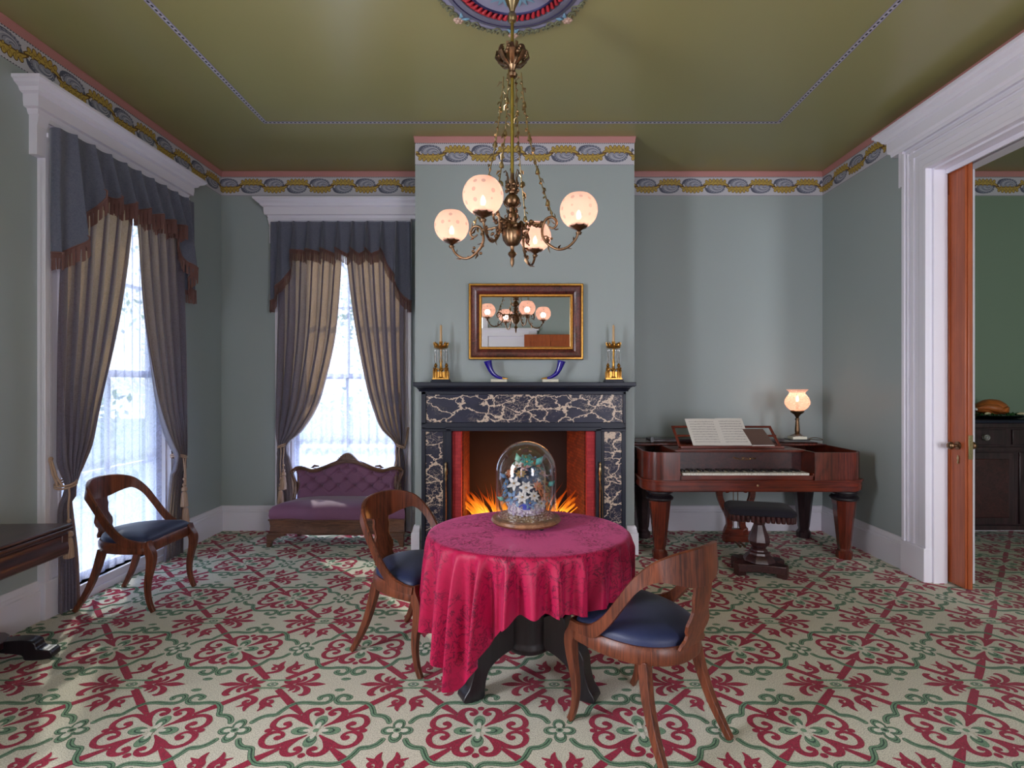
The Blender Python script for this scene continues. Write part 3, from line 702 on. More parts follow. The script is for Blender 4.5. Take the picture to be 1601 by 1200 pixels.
def valance(T, u0, u1, label):
    root = empty('valance', T((u0+u1)/2, .13, 3.03)); tag(root, label, 'valance', 'fringed swag valances over the windows'); inv = Matrix.Translation(-root.location)
    W_ = u1-u0-.02; ret = .085
    Lp = W_+2*ret
    def plan(p):                                                # p: distance along the board
        if p < ret: return (u0+.01, .055+p), (-1, 0)
        if p > ret+W_: return (u1-.01, .055+ret-(p-ret-W_)), (1, 0)
        return (u0+.01+(p-ret), .055+ret), (0, 1)
    def hem(p):
        d = min(p, Lp-p)-ret; d = max(d, 0)
        tail = interp(d, [0, .03, .08, .14, .19, .22], [2.27, 2.30, 2.39, 2.50, 2.62, 2.735])
        sc = .040*abs(math.sin((d-.21)/(W_/2-.21)*PI*3.5))**.8-.01 if d > .21 else 0
        return tail+sc
    def fn(s_, t, extra=0.0, amp=1.0):
        p = s_*Lp; (u, v), nn = plan(p); z1 = hem(p); z = lerp(3.045, z1, min(t, 1))-extra
        a = .060*(.30+.70*t)*amp; d = min(p, Lp-p)-ret
        wv = math.sin(2*PI*s_*10.5+.6)+.3*math.sin(2*PI*s_*21)
        off = a*wv*(1 if wv > 0 else .75)+.012
        return T(u+nn[0]*(off*.3)+.018*math.sin(2*PI*s_*10.5+2.0), max(.045, v+nn[1]*off+.02*t), z)
    mb = MB().grid(lambda a, b: fn(a, b), 240, 12); mb.xf(inv); mb.build('swag', M['valance'], root, smooth=180)
    # fringe with separate-looking strands
    nrm = T(0,1,0)-T(0,0,0); R = random.Random(8); ns = 190; mb = MB()
    for k in range(ns):                                         # every strand hangs on its own
        a0, a1 = (k+.08)/ns, (k+.86)/ns; p, q_ = fn(a0, 1.0)+nrm*.004, fn(a1, 1.0)+nrm*.004; mid = (p+q_)/2+nrm*.005
        L = .105+R.uniform(-.006,.006); sw = nrm*R.uniform(-.004,.006)
        up = Vector((0,0,.006)); dn = Vector((0,0,-L))
        mb.add([p+up, mid+up, q_+up, p+dn+sw, mid+dn+sw, q_+dn+sw], [(0,1,4,3),(1,2,5,4)])
    mb.add([v for k in range(ns+1) for v in (fn(k/ns,1.0)+nrm*.001+Vector((0,0,.004)), fn(k/ns,1.0)+nrm*.001-Vector((0,0,.030)))], [(2*k,2*k+1,2*k+3,2*k+2) for k in range(ns)])
    mb.xf(inv); mb.build('fringe', M['fringe'], root, smooth=0)
    def braid(k_): return [fn(k/160, 1.0)+(T(0,1,0)-T(0,0,0))*.005+Vector((0,0,.004)) for k in range(161)]
    mb = MB().tube(braid(0), .0055, 6); mb.xf(inv); mb.build('braid', M['fringe'], root)
    return root

TL = lambda u, v, z: Vector((XL+v, u, z))
TB = lambda u, v, z: Vector((u, YB-v, z))
window_unit(1, TL, 3.253, 4.583)
window_unit(2, TB, -2.42, -1.07, clip_right=True)
g = 'mauve drapes tied back at the windows'
lace_curtain(TL, 3.253, 4.583, 'sheer white lace curtain in the left wall window behind the empty chair', None)
lace_curtain(TB, -2.42, -1.07, 'sheer white lace curtain in the window behind the purple settee', None)
drape(TL, 3.253, 4.583, -1, [3.0,2.6,2.015,1.463,1.1,.95,.82,.55,.3,0], [.70,.66,.55,.40,.26,.18,.125,.16,.19,.20], .82, .09, 'near mauve damask drape of the left wall window, beside the dark side table', g, 1)
drape(TL, 3.253, 4.583, 1, [3.0,2.6,2.0,1.463,1.1,.95,.84,.55,.3,0], [.66,.63,.56,.44,.34,.26,.20,.24,.28,.30], .84, .13, 'far mauve damask drape of the left wall window, towards the room corner', g, 2)
drape(TB, -2.42, -1.07, -1, [3.0,2.64,1.96,1.463,1.21,1.0,.85,.6,.3,0], [.69,.67,.61,.50,.42,.29,.15,.19,.22,.23], .85, .09, 'left mauve damask drape of the window behind the settee', g, 3)
drape(TB, -2.42, -1.07, 1, [3.0,2.64,2.09,1.463,1.2,1.02,.855,.6,.3,0], [.64,.62,.55,.43,.35,.27,.13,.17,.2,.21], .85, .08, 'right mauve damask drape behind the settee, next to the chimney breast', g, 4)
g = 'tan cord tiebacks with tassels'
tieback(TL, 3.253, 4.583, -1, .82, .09, .075, 'tan cord tieback on the near drape of the left wall window', g)
tieback(TL, 3.253, 4.583, 1, .84, .13, .085, 'tan cord tieback with tassels on the far drape of the left wall window', g)
tieback(TB, -2.42, -1.07, -1, .85, .105, .075, 'tan cord tieback with tassels left of the purple settee', g)
tieback(TB, -2.42, -1.07, 1, .85, .09, .07, 'tan cord tieback with tassels between the settee and the chimney breast', g)
valance(TL, 3.253, 4.583, 'slate swag valance with copper fringe over the left wall window')
valance(TB, -2.42, -1.07, 'slate swag valance with copper fringe over the window behind the settee')

# ================================================================ sliding door opening in the right wall
root = struct(empty('trim_10', (XR, OY1, 0)))
inv = Matrix.Translation(-root.location)
def cas(mb, y0, y1, z0, z1, t, x=XR, sg=-1): mb.box((min(x, x+sg*t), y0, z0), (max(x, x+sg*t), y1, z1))
mb = MB()
for (ya, yb, s_) in ((OY1, OY1+.235, 1), (OY0-.235, OY0, -1)):
    o_ = yb if s_ == 1 else ya; i_ = ya if s_ == 1 else yb
    def seg(a, b, t, z1=OZ+.0, z0=0): cas(mb, min(o_-s_*a, o_-s_*b), max(o_-s_*a, o_-s_*b), z0, z1, t)
    seg(0, .233, .030, OZ+.232); seg(-.001, .030, .058, OZ+.2); seg(.036, .052, .046, OZ+.2); seg(.07, .105, .040, OZ+.2); seg(.15, .234, .038, OZ+.084); seg(.205, .2345, .050, OZ+.029)
    seg(-.006, .236, .062, .25, -.001)
mb.xf(inv); mb.build('casing', M['white'], root, bevel=.004)
mb = MB(); ya, yb = OY0-.235, OY1+.235
cas(mb, ya+.001, yb-.001, OZ+.001, OZ+.235, .031); cas(mb, ya+.151, yb-.151, OZ-.0005, OZ+.085, .039); cas(mb, ya+.206, yb-.206, OZ-.001, OZ+.03, .051); cas(mb, ya+.002, yb-.002, OZ+.13, OZ+.165, .041); cas(mb, ya+.003, yb-.003, OZ+.183, OZ+.199, .047)
for s_, o_ in ((1, yb), (-1, ya)):
    cas(mb, min(o_, o_+s_*.045), max(o_, o_+s_*.045), OZ-.045, OZ+.2355, .050)
mb.xf(inv); mb.build('head_casing', M['white'], root, bevel=.004)
prof = [(0,3.275),(.056,3.275),(.060,3.30),(.075,3.315),(.078,3.35),(.078,3.395),(.100,3.405),(.112,3.43),(.135,3.445),(.140,3.455),(.150,3.46),(.150,3.478),(0,3.482)]
mb = MB(); mb.loft([[(XR-v, yb+.06+v, z) for v, z in prof], [(XR-v, ya-.06-v, z) for v, z in prof]])
for e_, s_ in ((yb+.06, 1), (ya-.06, -1)): mb.loft([[(XR-v, e_+s_*v, z) for v, z in prof], [(XR, e_+s_*v, z) for v, z in prof]])
mb.xf(inv); mb.build('cornice', M['white'], root, smooth=25)
mb = MB(); mb.box((XR-.001, OY1-.016, 0), (XR+.10, OY1+.004, OZ)); mb.box((XR+.20, OY1-.016, 0), (XR+.30, OY1+.004, OZ)); mb.box((XR-.001, OY0, OZ-.016), (XR+.10, OY1-.017, OZ+.004)); mb.box((XR+.20, OY0, OZ-.016), (XR+.30, OY1-.017, OZ+.004)); mb.box((XR+.085, OY0, OZ-.05), (XR+.10, OY1-.016, OZ-.016))
mb.xf(inv); mb.build('jamb', M['white'], root, bevel=.002)
# the pocket door itself, mostly slid away
door = struct(empty('door_1', (XR+.15, 3.78, 0))); inv = Matrix.Translation(-door.location)
mb = MB(); dx0, dx1 = XR+.113, XR+.168; dy = 3.706
mb.box((dx0, dy+.012, .012), (dx1, 4.9, 3.03)); mb.box((dx0+.012, dy, .012), (dx1-.012, dy+.02, 3.03)); mb.box((dx0-.004, dy+.15, .25), (dx0+.01, dy+.17, 2.85))
mb.xf(inv); mb.build('door_leaf', M['doorwood'], door, bevel=.004)
mb = MB(); mb.box((dx0+.012, dy-.003, .93), (dx1-.012, dy+.004, 1.10)); mb.xf(inv); mb.build('lock_plate', M['brass_pale'], door, bevel=.001)
for nm, sg, xx in (('knob', -1, dx0), ('knob', 1, dx1)):
    mb = MB(); MX_ = Matrix.Translation((xx, dy+.075, 1.02)) @ Matrix.Rotation(sg*PI/2, 4, 'Y')
    mb.lathe([(.030,0),(.030,.004),(.022,.008),(.010,.010),(.009,.028),(.016,.034),(.026,.044),(.028,.054),(.022,.066),(.010,.072)], (0,0,0), 20); mb.xf(MX_); mb.xf(inv)
    mb.build(nm, M['brass'], door, smooth=40)
mb = MB(); MX_ = Matrix.Translation((dx0-.002, dy+.07, .93)) @ Matrix.Rotation(-PI/2, 4, 'Y')
mb.lathe([(.011,0),(.011,.003),(.006,.004)], (.0,0,0), 14); mb.lathe([(.009,0),(.009,.004),(.004,.006)], (-.03,0,0), 14); mb.box((-.04,-.006,0),(.02,.006,.003)); mb.xf(MX_); mb.xf(inv)
mb.build('keyhole_cover', M['brass_pale'], door)

# rear wall doorway with an open six-panel door, as the mirror shows it
r2 = struct(empty('door_2', (.2, YR, 0))); inv = Matrix.Translation(-r2.location)
mb = MB()
for a, b, z0, z1, t in ((-1.42,-1.24,0,2.66,.05),(.22,.40,0,2.66,.05),(-1.24,.22,2.52,2.655,.049),(-1.48,.44,2.64,2.70,.08),(-1.24,.22,2.10,2.20,.048)): mb.box((a, YR, z0), (b, YR+t, z1))
mb.box((-1.24, YR-.01, 2.20), (.22, YR+.01, 2.52)); mb.xf(inv); mb.build('casing', M['white'], r2, bevel=.004)
mb = MB(); mb.box((-1.24, YR-.01, 0), (.22, YR+.008, 2.10)); mb.xf(inv); mb.build('door_back', M['white'], r2)
r3 = struct(empty('door_3', (.35, YR, 0))); inv = Matrix.Translation(-r3.location)
mb = MB(); x0, x1, y = .12, 1.15, YR+.12
mb.box((x0, y, .01), (x1, y+.03, 2.55))
for a, b in ((x0, x0+.13), (x1-.13, x1), ((x0+x1)/2-.06, (x0+x1)/2+.06)): mb.box((a, y+.029, .011), (b, y+.042, 2.549))
for a, b in ((.012,.22),(.85,1.02),(1.75,1.9),(2.40,2.548)): mb.box((x0+.001, y+.029, a), (x1-.001, y+.0415, b))
mb.xf(inv); mb.build('door_leaf', M['doorwood'], r3, bevel=.006)
# frames: window beside the camera, then two added rear ones for the fill lamps
for i, (ax, a, b) in enumerate((('x', -.25, .95), ('y', -2.1, -.8), ('y', 1.85, 2.85))):
    mb = MB()
    for (s_, e_, z0, z1) in ((a-.12, a, .3, 3.05), (b, b+.12, .3, 3.05), (a-.12, b+.12, 2.93, 3.1), (a-.12, b+.12, .28, .4), (a, b, 1.6, 1.64), ((a+b)/2-.012, (a+b)/2+.012, .4, 2.95)):
        if ax == 'x': mb.box((XL-.06 if (s_ >= a and e_ <= b) else XL, s_, z0), (XL+.03 if not (s_ >= a and e_ <= b) else XL-.03, e_, z1))
        else: mb.box((s_, YR if not (s_ >= a and e_ <= b) else YR-.06, z0), (e_, YR+.03 if not (s_ >= a and e_ <= b) else YR-.03, z1))
    struct(mb.build('window_%d' % (3+i), M['white'], bevel=.004))
# ================================================================ fireplace
fp = empty('fireplace', ((FX0+FX1)/2, BY, 0)); tag(fp, 'black slate fireplace mantel with veined marble panels against the chimney breast', 'fireplace')
inv = Matrix.Translation(-fp.location)
def fb(mb, name, mat, parent=fp, **k): mb.xf(inv); return mb.build(name, mat, parent, **k)
mx0, mx1 = -.822, .905; FY = 4.455
mb = MB()                                                      # frame: legs, lintel, mouldings
mb.box((mx0, FY, 0), (mx0+.255, BY, 1.12)); mb.box((mx1-.255, FY, 0), (mx1, BY, 1.12)); mb.box((mx0, FY, 1.075), (mx1, BY, 1.42))
for x0, x1 in ((mx0, mx0+.035), (mx0+.205, mx0+.255), (mx1-.255, mx1-.205), (mx1-.035, mx1)): mb.box((x0, FY-.018, 0), (x1, FY+.01, 1.10))
for a in (mx0, mx1-.255): mb.box((a, FY-.028, 0), (a+.255, FY+.01, .14)); mb.box((a, FY-.022, 1.060), (a+.255, FY+.01, 1.085))
mb.box((mx0, FY-.018, 1.085), (mx1, FY+.01, 1.138)); mb.box((mx0, FY-.018, 1.373), (mx1, FY+.01, 1.42)); mb.box((mx0, FY-.018, 1.12), (mx0+.040, FY+.01, 1.40)); mb.box((mx1-.026, FY-.018, 1.12), (mx1, FY+.01, 1.40))
mb.box((mx0+.205, FY-.022, 1.065), (mx1-.205, FY+.02, 1.10))
fb(mb, 'surround', M['black_slate'], bevel=.004)
mb = MB(); mb.box((mx0+.036, FY-.006, 1.134), (mx1-.024, FY+.005, 1.377)); fb(mb, 'marble_panel', M['marble'])
for a, b in ((mx0+.033, mx0+.18), (mx1-.18, mx1-.033)):
    mb = MB(); mb.box((a, FY-.006, .14), (b, FY+.005, 1.062)); fb(mb, 'marble_panel', M['marble'])
mb = MB()
pr = [(BY, 1.40),(FY-.03,1.40),(FY-.035,1.412),(FY-.05,1.418),(FY-.075,1.432),(FY-.10,1.436),(FY-.10,1.443),(BY,1.443)]
mb.loft([[(mx0-.01-(FY-max(y_, 4.0))*.25*(1 if y_ < FY else 0), y_, z) for y_, z in pr], [(mx1+.01+(FY-y_)*.25*(1 if y_ < FY else 0), y_, z) for y_, z in pr]])
fb(mb, 'cornice', M['black_slate'], smooth=20)
mb = MB(); mb.box((-.868, 4.315, 1.445), (.965, BY, 1.478)); mb.box((-.862, 4.322, 1.440), (.958, BY, 1.447)); fb(mb, 'mantel_shelf', M['black_slate'], bevel=.006)
mb = MB()                                                      # red painted brick slips and firebox
mb.box((FX0, FY+.03, 0), (FX0+.075, 4.56, 1.10)); mb.box((FX1-.075, FY+.03, 0), (FX1, 4.56, 1.10)); mb.box((FX0, FY+.03, 1.073), (FX1, 4.56, 1.10))
fb(mb, 'brick_slip', M['brick_red'], smooth=0)
a0, a1 = FX0+.075, FX1-.075; b0, b1 = a0+.005, a1-.105
for p_, q_ in ((a0, b0), (a1, b1)):
    mb = MB(); mb.add([(p_,4.56,0),(q_,5.08,0),(q_,5.08,1.2),(p_,4.56,1.2)], [(0,1,2,3)]); fb(mb, 'firebox_side', M['brick_dark'], smooth=0, solid=.02)
mb = MB(); mb.box((b0-.02, 5.08, 0), (b1+.02, 5.12, 1.25)); mb.box((a0-.02, 4.54, 1.10), (a1+.02, 5.12, 1.16)); mb.box((FX0-.0, FY-.0, 0.001), (FX1, 5.1, .02))
fb(mb, 'firebox_back', M['soot'], smooth=0)
# andirons and logs
for k, x in enumerate((-.17, .27)):
    mb = MB(); mb.box((x-.012, 4.62, .10), (x+.012, 4.98, .125)); mb.box((x-.012, 4.96, .02), (x+.012, 4.98, .11)); mb.lathe([(.012,.02),(.014,.12),(.008,.14),(.012,.2),(.008,.26),(.024,.28),(.028,.30),(.02,.325),(.004,.335)], (x,4.62,0), 14)
    o = mb.build('andiron', M['iron']); o['label'] = ('left' if k == 0 else 'right')+' iron andiron holding up the burning logs'; o['category'] = 'andiron'
R = random.Random(5)
bark = paint('charred_bark', srgb(58, 34, 24), .9, .3, 12, .4)
for k, (y, z, r, tilt, lab) in enumerate(((4.70,.165,.048,.06,'front burning log in the grate of the fireplace'),(4.84,.175,.055,-.05,'rear burning log in the grate of the fireplace'),(4.77,.262,.042,.14,'topmost burning log, lying across the others'))):
    mb = MB(); pts = [(-.32+.1*i+.05, y+.012*math.sin(i*2+k)+tilt*(-.32+.1*i), z+tilt*.0*i) for i in range(8)]
    mb.tube(pts, [r*R.uniform(.88,1.06) for _ in pts], 12); o = mb.build('log', bark); tag(o, lab, 'log', 'logs on the fire')
def flame_mat():
    m = NT('flame'); t = m.N('TexCoord'); s_ = m.N('SeparateXYZ', {0: t.outputs['Object']})
    h = m.math('MULTIPLY', s_.outputs[2], 2.5, True)
    n = m.noise(m.obj((14, 14, 4)), 1.0, 3)
    f = m.math('ADD', h, m.math('MULTIPLY', m.math('SUBTRACT', n.outputs[0], .5), .5), True)
    col = m.ramp(f, [(0, (1,.62,.12)), (.35, (1,.30,.02)), (.7, (.9,.10,.005)), (1, (.5,.03,.003))])
    st = m.ramp(f, [(0, (1,1,1)), (.5, (.30,.30,.30)), (1, (.06,.06,.06))])
    e_ = m.N('Emission', {'Color': col, 'Strength': m.math('MULTIPLY', st, 3.4)}); tr = m.N('BsdfTransparent')
    lw = m.N('LayerWeight', {'Blend': .5})
    al = m.math('MULTIPLY', m.math('SUBTRACT', 1.0, lw.outputs[1]), m.ramp(f, [(0, (.8,.8,.8)), (1, (.12,.12,.12))]), True)
    x = m.N('MixShader', {0: al, 1: tr.outputs[0], 2: e_.outputs[0]}); m.l.new(x.outputs[0], m.out.inputs[0]); return m.mat
fm = flame_mat()
mb = MB(); R = random.Random(11)
for k in range(64):
    big = k < 26
    bx_ = R.uniform(-.30, .36) if big else R.uniform(-.34, .40); by_ = 4.78+R.uniform(-.09, .09)
    lean = (bx_-.03)*1.15+R.uniform(-.08,.08); L = (R.uniform(.22, .40) if big else R.uniform(.34, .50))*(1.05-abs(bx_-.03)*.5)
    r = R.uniform(.030,.055) if big else R.uniform(.004,.009)
    pts = []
    for i in range(9):
        t = i/8; pts.append((bx_+lean*(t**1.3)*.75+.018*math.sin(t*5+k), by_+.02*math.sin(t*4+k*2), t*L))
    mb.tube(pts, [max(.0008, r*(math.sin(PI*min(1,.22+t_*.78))**1.2)) for t_ in [i/8 for i in range(9)]], 8, flat=.6)
o = mb.build('flames', fm, smooth=180, loc=(0, 0, .17)); tag(o, 'orange flames leaping from the logs in the red fireplace', 'fire', kind='stuff')
point_light('fire_glow', (-.12, 4.78, .34), 15, (1.0, .36, .10), .10)
point_light('fire_glow_low', (.03, 4.62, .24), 4, (1.0, .40, .12), .10)

# fire irons leaning on hooks
for nm, lab, cat, x, sg in (('fire_poker', 'slim brass handled fire poker hanging at the left side of the hearth', 'fire poker', -.612, -1), ('fire_tongs', 'slim brass handled fire tongs hanging at the right side of the hearth', 'fire tongs', .685, 1)):
    r_ = empty(nm, (x, FY-.04, .05)); tag(r_, lab, cat)
    mb = MB(); mb.tube([(0,0,.0),(0,0,.62)], .006, 8)
    if sg == 1: mb.tube([(.022,0,.0),(.018,0,.5),(.0,0,.6)], .005, 8)
    mb.build('shaft', M['brass'], r_)
    mb = MB().lathe([(.006,.60),(.011,.62),(.006,.64),(.013,.66),(.014,.70),(.007,.72),(.012,.735),(.009,.75),(.002,.758)], (0,0,0), 14); mb.build('handle', M['brass_pale'], r_)

# ---- mantel ornaments
SH = 1.478
def girandole(x, label):
    r = empty('candlestick', (x, 4.40, SH)); tag(r, label, 'candlestick', 'gilt girandoles on the mantel')
    mb = MB().box((-.08,-.045,0), (.08,.045,.012)); mb.box((-.074,-.04,.012), (.074,.04,.024)); mb.build('base', M['black_slate'], r, bevel=.002)
    mb = MB()
    for cx_ in (-.058,-.038,.038,.058): mb.lathe([(.010,.024),(.010,.03),(.006,.034),(.007,.09),(.010,.098),(.004,.104),(.008,.112),(.002,.125)], (cx_,-.012,0), 10)
    mb.lathe([(.026,.024),(.030,.034),(.014,.045),(.012,.09),(.022,.10),(.013,.115),(.009,.15),(.014,.175),(.008,.20),(.010,.28)], (0,0,0), 16)
    for cx_ in (-.045,.045): mb.lathe([(.012,.085),(.016,.10),(.007,.125),(.015,.135),(.013,.145),(.003,.16)], (cx_,.008,0), 12)
    mb.tube([(-.048,-.01,.1),(-.03,-.02,.115),(0,-.022,.095),(.03,-.02,.115),(.048,-.01,.1)], .005, 6)
    mb.box((-.068,-.03,.024),(.068,.03,.034)); mb.box((-.068,.0,.034),(.068,.01,.088))
    mb.build('stem', M['gilt'], r)
    mb = MB()
    mb.lathe([(.020,.276),(.050,.284),(.056,.294),(.050,.302),(.024,.308)], (0,0,0), 24, wob=lambda a, z: 1+.10*abs(math.sin(4*a)))
    for k in range(8):
        a = 2*PI*k/8; cx_, cy_ = .052*math.cos(a), .052*math.sin(a)
        mb.sphere((cx_, cy_, .312), .010, 8, 6, sc=(1,1,1.7)); mb.tube([(cx_*.9,cy_*.9,.30),(cx_*1.18,cy_*1.18,.318),(cx_*1.2,cy_*1.2,.33),(cx_*1.05,cy_*1.05,.332)], .0035, 6)
    mb.lathe([(.012,.30),(.018,.312),(.011,.32),(.015,.334),(.016,.340),(.008,.341)], (0,0,0), 16)
    mb.build('crown', M['gilt'], r)
    for k in range(12):
        a = 2*PI*k/12+.13; cx_, cy_ = .050*math.cos(a), .050*math.sin(a); mb = MB()
        mb.lathe([(.0008,.158),(.0045,.172),(.0045,.235),(.002,.252)], (cx_,cy_,0), 4, rot=a); mb.lathe([(.001,.254),(.0048,.260),(.005,.266),(.001,.274)], (cx_,cy_,0), 6)
        mb.build('crystal_drop', M['crystal'], r, smooth=0)
    c = empty('candle', (x, 4.40, SH+.336)); tag(c, 'unlit cream taper candle in the '+('left' if x < 0 else 'right')+' gilt candlestick', 'candle', 'taper candles')
    MB().lathe([(.0105,0),(.0100,.05),(.0090,.135),(.0045,.142)], (0,0,0), 14).build('wax', M['candle'], c)
    MB().tube([(0,0,.140),(.0005,0,.148),(.001,0,.152)], .0009, 6).build('wick', M['iron'], c)
M['candle'] = paint('candle_wax', srgb(206, 168, 122), .45, .06, 30, 0)
def crystal():
    m = NT('crystal'); m.set(color=(1,1,1,1), rough=.03, trans=.75, ior=1.5, spec=.8); m.noise(m.obj(), 3); m.b.inputs['Coat Weight'].default_value = .5; return m.mat
M['crystal'] = crystal()
girandole(-.651, 'gilt candlestick with crystal drops at the left end of the mantel')
girandole(.793, 'gilt candlestick with crystal drops at the right end of the mantel')
M['cobalt'] = paint('cobalt_glass', srgb(30, 14, 150), .08, .1, 6, 0, coat=.6, spec=.8)
M['alab'] = paint('alabaster', srgb(222, 216, 196), .35, .05, 20, 0)
for x, sg, lab in ((-.165, 1, 'left cobalt blue horn vase on a white slab under the mirror'), (.265, -1, 'right cobalt blue horn vase on a white slab under the mirror')):
    r = empty('horn_vase', (x, 4.41, SH)); hz_ = 1.075; tag(r, lab, 'vase', 'cobalt horn vases under the mirror')
    MB().box((-.068,-.032,0), (.068,.032,.025)).build('plinth', M['alab'], r, bevel=.002)
    ox = -.10*sg
    pts = cr_path([(.075*sg,0,.030,.003),(.045*sg,0,.031,.008),(.0,0,.040,.013),(-.045*sg,0,.068,.018),(-.072*sg,0,.108,.023),(-.088*sg,0,.155,.031),(-.094*sg,0,.178,.037)], 5)
    mb = MB().tube([p[:3] for p in pts], [float(p[3]) for p in pts], 18, up=(0,1,0)); mb.build('horn', M['cobalt'], r)
    MB().tube([p[:3] for p in pts[:8]], [float(p[3])+.0015 for p in pts[:8]], 14, up=(0,1,0)).build('tip_mount', M['gilt'], r)

# ---- mirror
mr = empty('mirror', (.062, BY, 1.995)); tag(mr, 'wide mirror in a dark burl and gilt frame hanging above the mantel', 'mirror')
def picture_frame(w, h, prof, name, mat, parent):
    """prof: (inset from outer edge, out)"""
    rings = []
    for sx_, sz_ in ((-1,-1),(1,-1),(1,1),(-1,1)):
        rings.append([(sx_*(w/2-i_), -o_, sz_*(h/2-i_)) for i_, o_ in prof])
    return MB().loft(rings, closed=True).build(name, mat, parent, smooth=30)
MW, MH = .978, .648
picture_frame(MW, MH, [(0,.0),(0,.050),(.006,.058),(.016,.058),(.022,.050),(.022,0)], 'gilt_edge', M['gilt'], mr)
M['burl'] = wood('burl_veneer', srgb(38, 12, 16), srgb(112, 50, 44), .2, (2, 2, 2), .6, 8)
picture_frame(MW, MH, [(.020,.0),(.020,.050),(.032,.056),(.055,.050),(.080,.036),(.088,.030),(.088,0)], 'frame', M['burl'], mr)
picture_frame(MW, MH, [(.086,0),(.086,.030),(.092,.036),(.104,.034),(.110,.024),(.112,.014),(.112,0)], 'gilt_slip', M['gilt'], mr)
mm = NT('mirror_glass'); mm.set(color=(.82,.84,.84,1), metal=1.0, rough=.012); mm.noise(mm.obj(), 2)
MB().box((-MW/2+.105, -.014, -MH/2+.105), (MW/2-.105, -.008, MH/2-.105)).build('glass', mm.mat, mr, smooth=0)
# ================================================================ gondola chairs
def seat_outline(k, n, grow=0.0):
    """plan of the seat rail: straight front, bowed sides, round back"""
    pts = cr_path([(.205,0),(.207,.16),(.198,.228),(.13,.240),(.02,.236),(-.09,.205),(-.165,.150),(-.212,.075),(-.222,0),(-.212,-.075),(-.165,-.150),(-.09,-.205),(.02,-.236),(.13,-.240),(.198,-.228),(.207,-.16)], 3, closed=True)
    c = np.array([0.0,0.0]); out = []
    for p in pts:
        d = p/np.linalg.norm(p); out.append((p[0]+d[0]*grow, p[1]+d[1]*grow))
    return out
OUT0 = seat_outline(0, 0)
def chair(label, loc, rz):
    r = empty('gondola_chair', loc, rz); tag(r, label, 'chair', 'mahogany gondola chairs with navy seats')
    cw = M['chairwood']
    def ring(g, z): return [(x, y, z) for x, y in seat_outline(0, 0, g)]
    mb = MB(); mb.loft([ring(-.035,.375), ring(.002,.375), ring(.006,.385), ring(.004,.43), ring(-.004,.442), ring(-.035,.442)], closed=True); mb.build('seat_rail', cw, r)
    mb = MB(); n_ = len(OUT0)
    rings = [[(x*s_, y*s_, z) for x, y in seat_outline(0,0,-.012)] for s_, z in ((1,.425),(1.0,.455),(.975,.468),(.88,.484),(.6,.496),(.25,.500),(.02,.501))]
    mb.loft(rings); mb.build('seat', M['navy'], r, smooth=70)
    # crest rail running down into the arms: top edge T and lower edge B, mirrored
    T_ = [(.206,.232,.452),(.150,.240,.455),(.075,.246,.480),(.005,.248,.540),(-.060,.246,.625),(-.125,.236,.715),(-.190,.205,.785),(-.240,.140,.818),(-.266,.070,.829),(-.274,0,.832)]
    B_ = [(.200,.232,.415),(.140,.236,.418),(.060,.240,.432),(-.018,.243,.506),(-.084,.240,.594),(-.150,.229,.680),(-.207,.196,.722),(-.248,.130,.708),(-.268,.068,.690),(-.276,0,.684)]
    T2 = cr_path(T_, 4); B2 = cr_path(B_, 4); L_ = list(zip(T2, B2)); full = L_ + [((t*np.array([1,-1,1])), (b*np.array([1,-1,1]))) for t, b in L_[::-1][1:]]
    rings = []
    for i, (t, b) in enumerate(full):
        t = Vector(t); b = Vector(b); mid = (t+b)/2
        j0, j1 = max(i-1,0), min(i+1,len(full)-1)
        tan = Vector((full[j1][0]+full[j1][1]-full[j0][0]-full[j0][1])).normalized(); up = (t-b).normalized(); nn = tan.cross(up).normalized()
        h = .0125
        rings.append([t+nn*h*.8, t+up*.004, t-nn*h*.8, b-nn*h, b+nn*h])
    MB().loft(rings).build('crest_rail', cw, r, smooth=35)
    # vase shaped splat
    prof = [(.70,.060),(.665,.054),(.64,.060),(.61,.052),(.585,.050),(.56,.062),(.535,.074),(.51,.070),(.49,.056),(.472,.060),(.455,.078),(.435,.084)]
    rings = []
    for z, w in prof:
        x = lerp(-.222, -.274, (z-.435)/.265)-.010*math.sin((z-.435)/.265*PI)
        rings.append([(x-.009, -w, z), (x-.009+.004, 0, z) if 0 else (x-.009, w, z), (x+.006, w*.985, z), (x+.006, -w*.985, z)])
    MB().loft(rings).build('splat', cw, r, smooth=30, bevel=.002)
    for sg in (1,-1):
        p = cr_path([(.188,.212,.450),(.200,.214,.41),(.224,.216,.365),(.222,.216,.30),(.203,.214,.20),(.200,.213,.12),(.214,.213,.05),(.236,.213,.0)], 4)
        w = [interp(q_[2], [0,.1,.25,.36,.42,.45], [.022,.024,.032,.042,.046,.044]) for q_ in p]; h = [interp(q_[2], [0,.1,.25,.36,.42,.45], [.026,.030,.040,.052,.050,.05]) for q_ in p]
        MB().rectsweep([(a,b*sg,max(c,0)) for a,b,c in p], w, h, (0,1,0)).build('leg', cw, r, smooth=35, bevel=.003)
        p = cr_path([(-.125,.168,.385),(-.135,.172,.34),(-.155,.182,.25),(-.190,.192,.15),(-.235,.202,.06),(-.272,.208,.0)], 4)
        w = [interp(q_[2], [0,.1,.3,.4], [.026,.030,.036,.038]) for q_ in p]; h = [interp(q_[2], [0,.1,.3,.4], [.026,.032,.042,.046]) for q_ in p]
        MB().rectsweep([(a,b*sg,max(c,0)) for a,b,c in p], w, h, (0,1,0)).build('leg', cw, r, smooth=35, bevel=.003)
    return r
chair('mahogany chair with navy seat standing empty before the left wall window', (-2.575,3.58,.003), 0)
chair('mahogany chair with navy seat pushed to the left side of the red table', (-.572,2.913,.003), math.radians(-32.2))
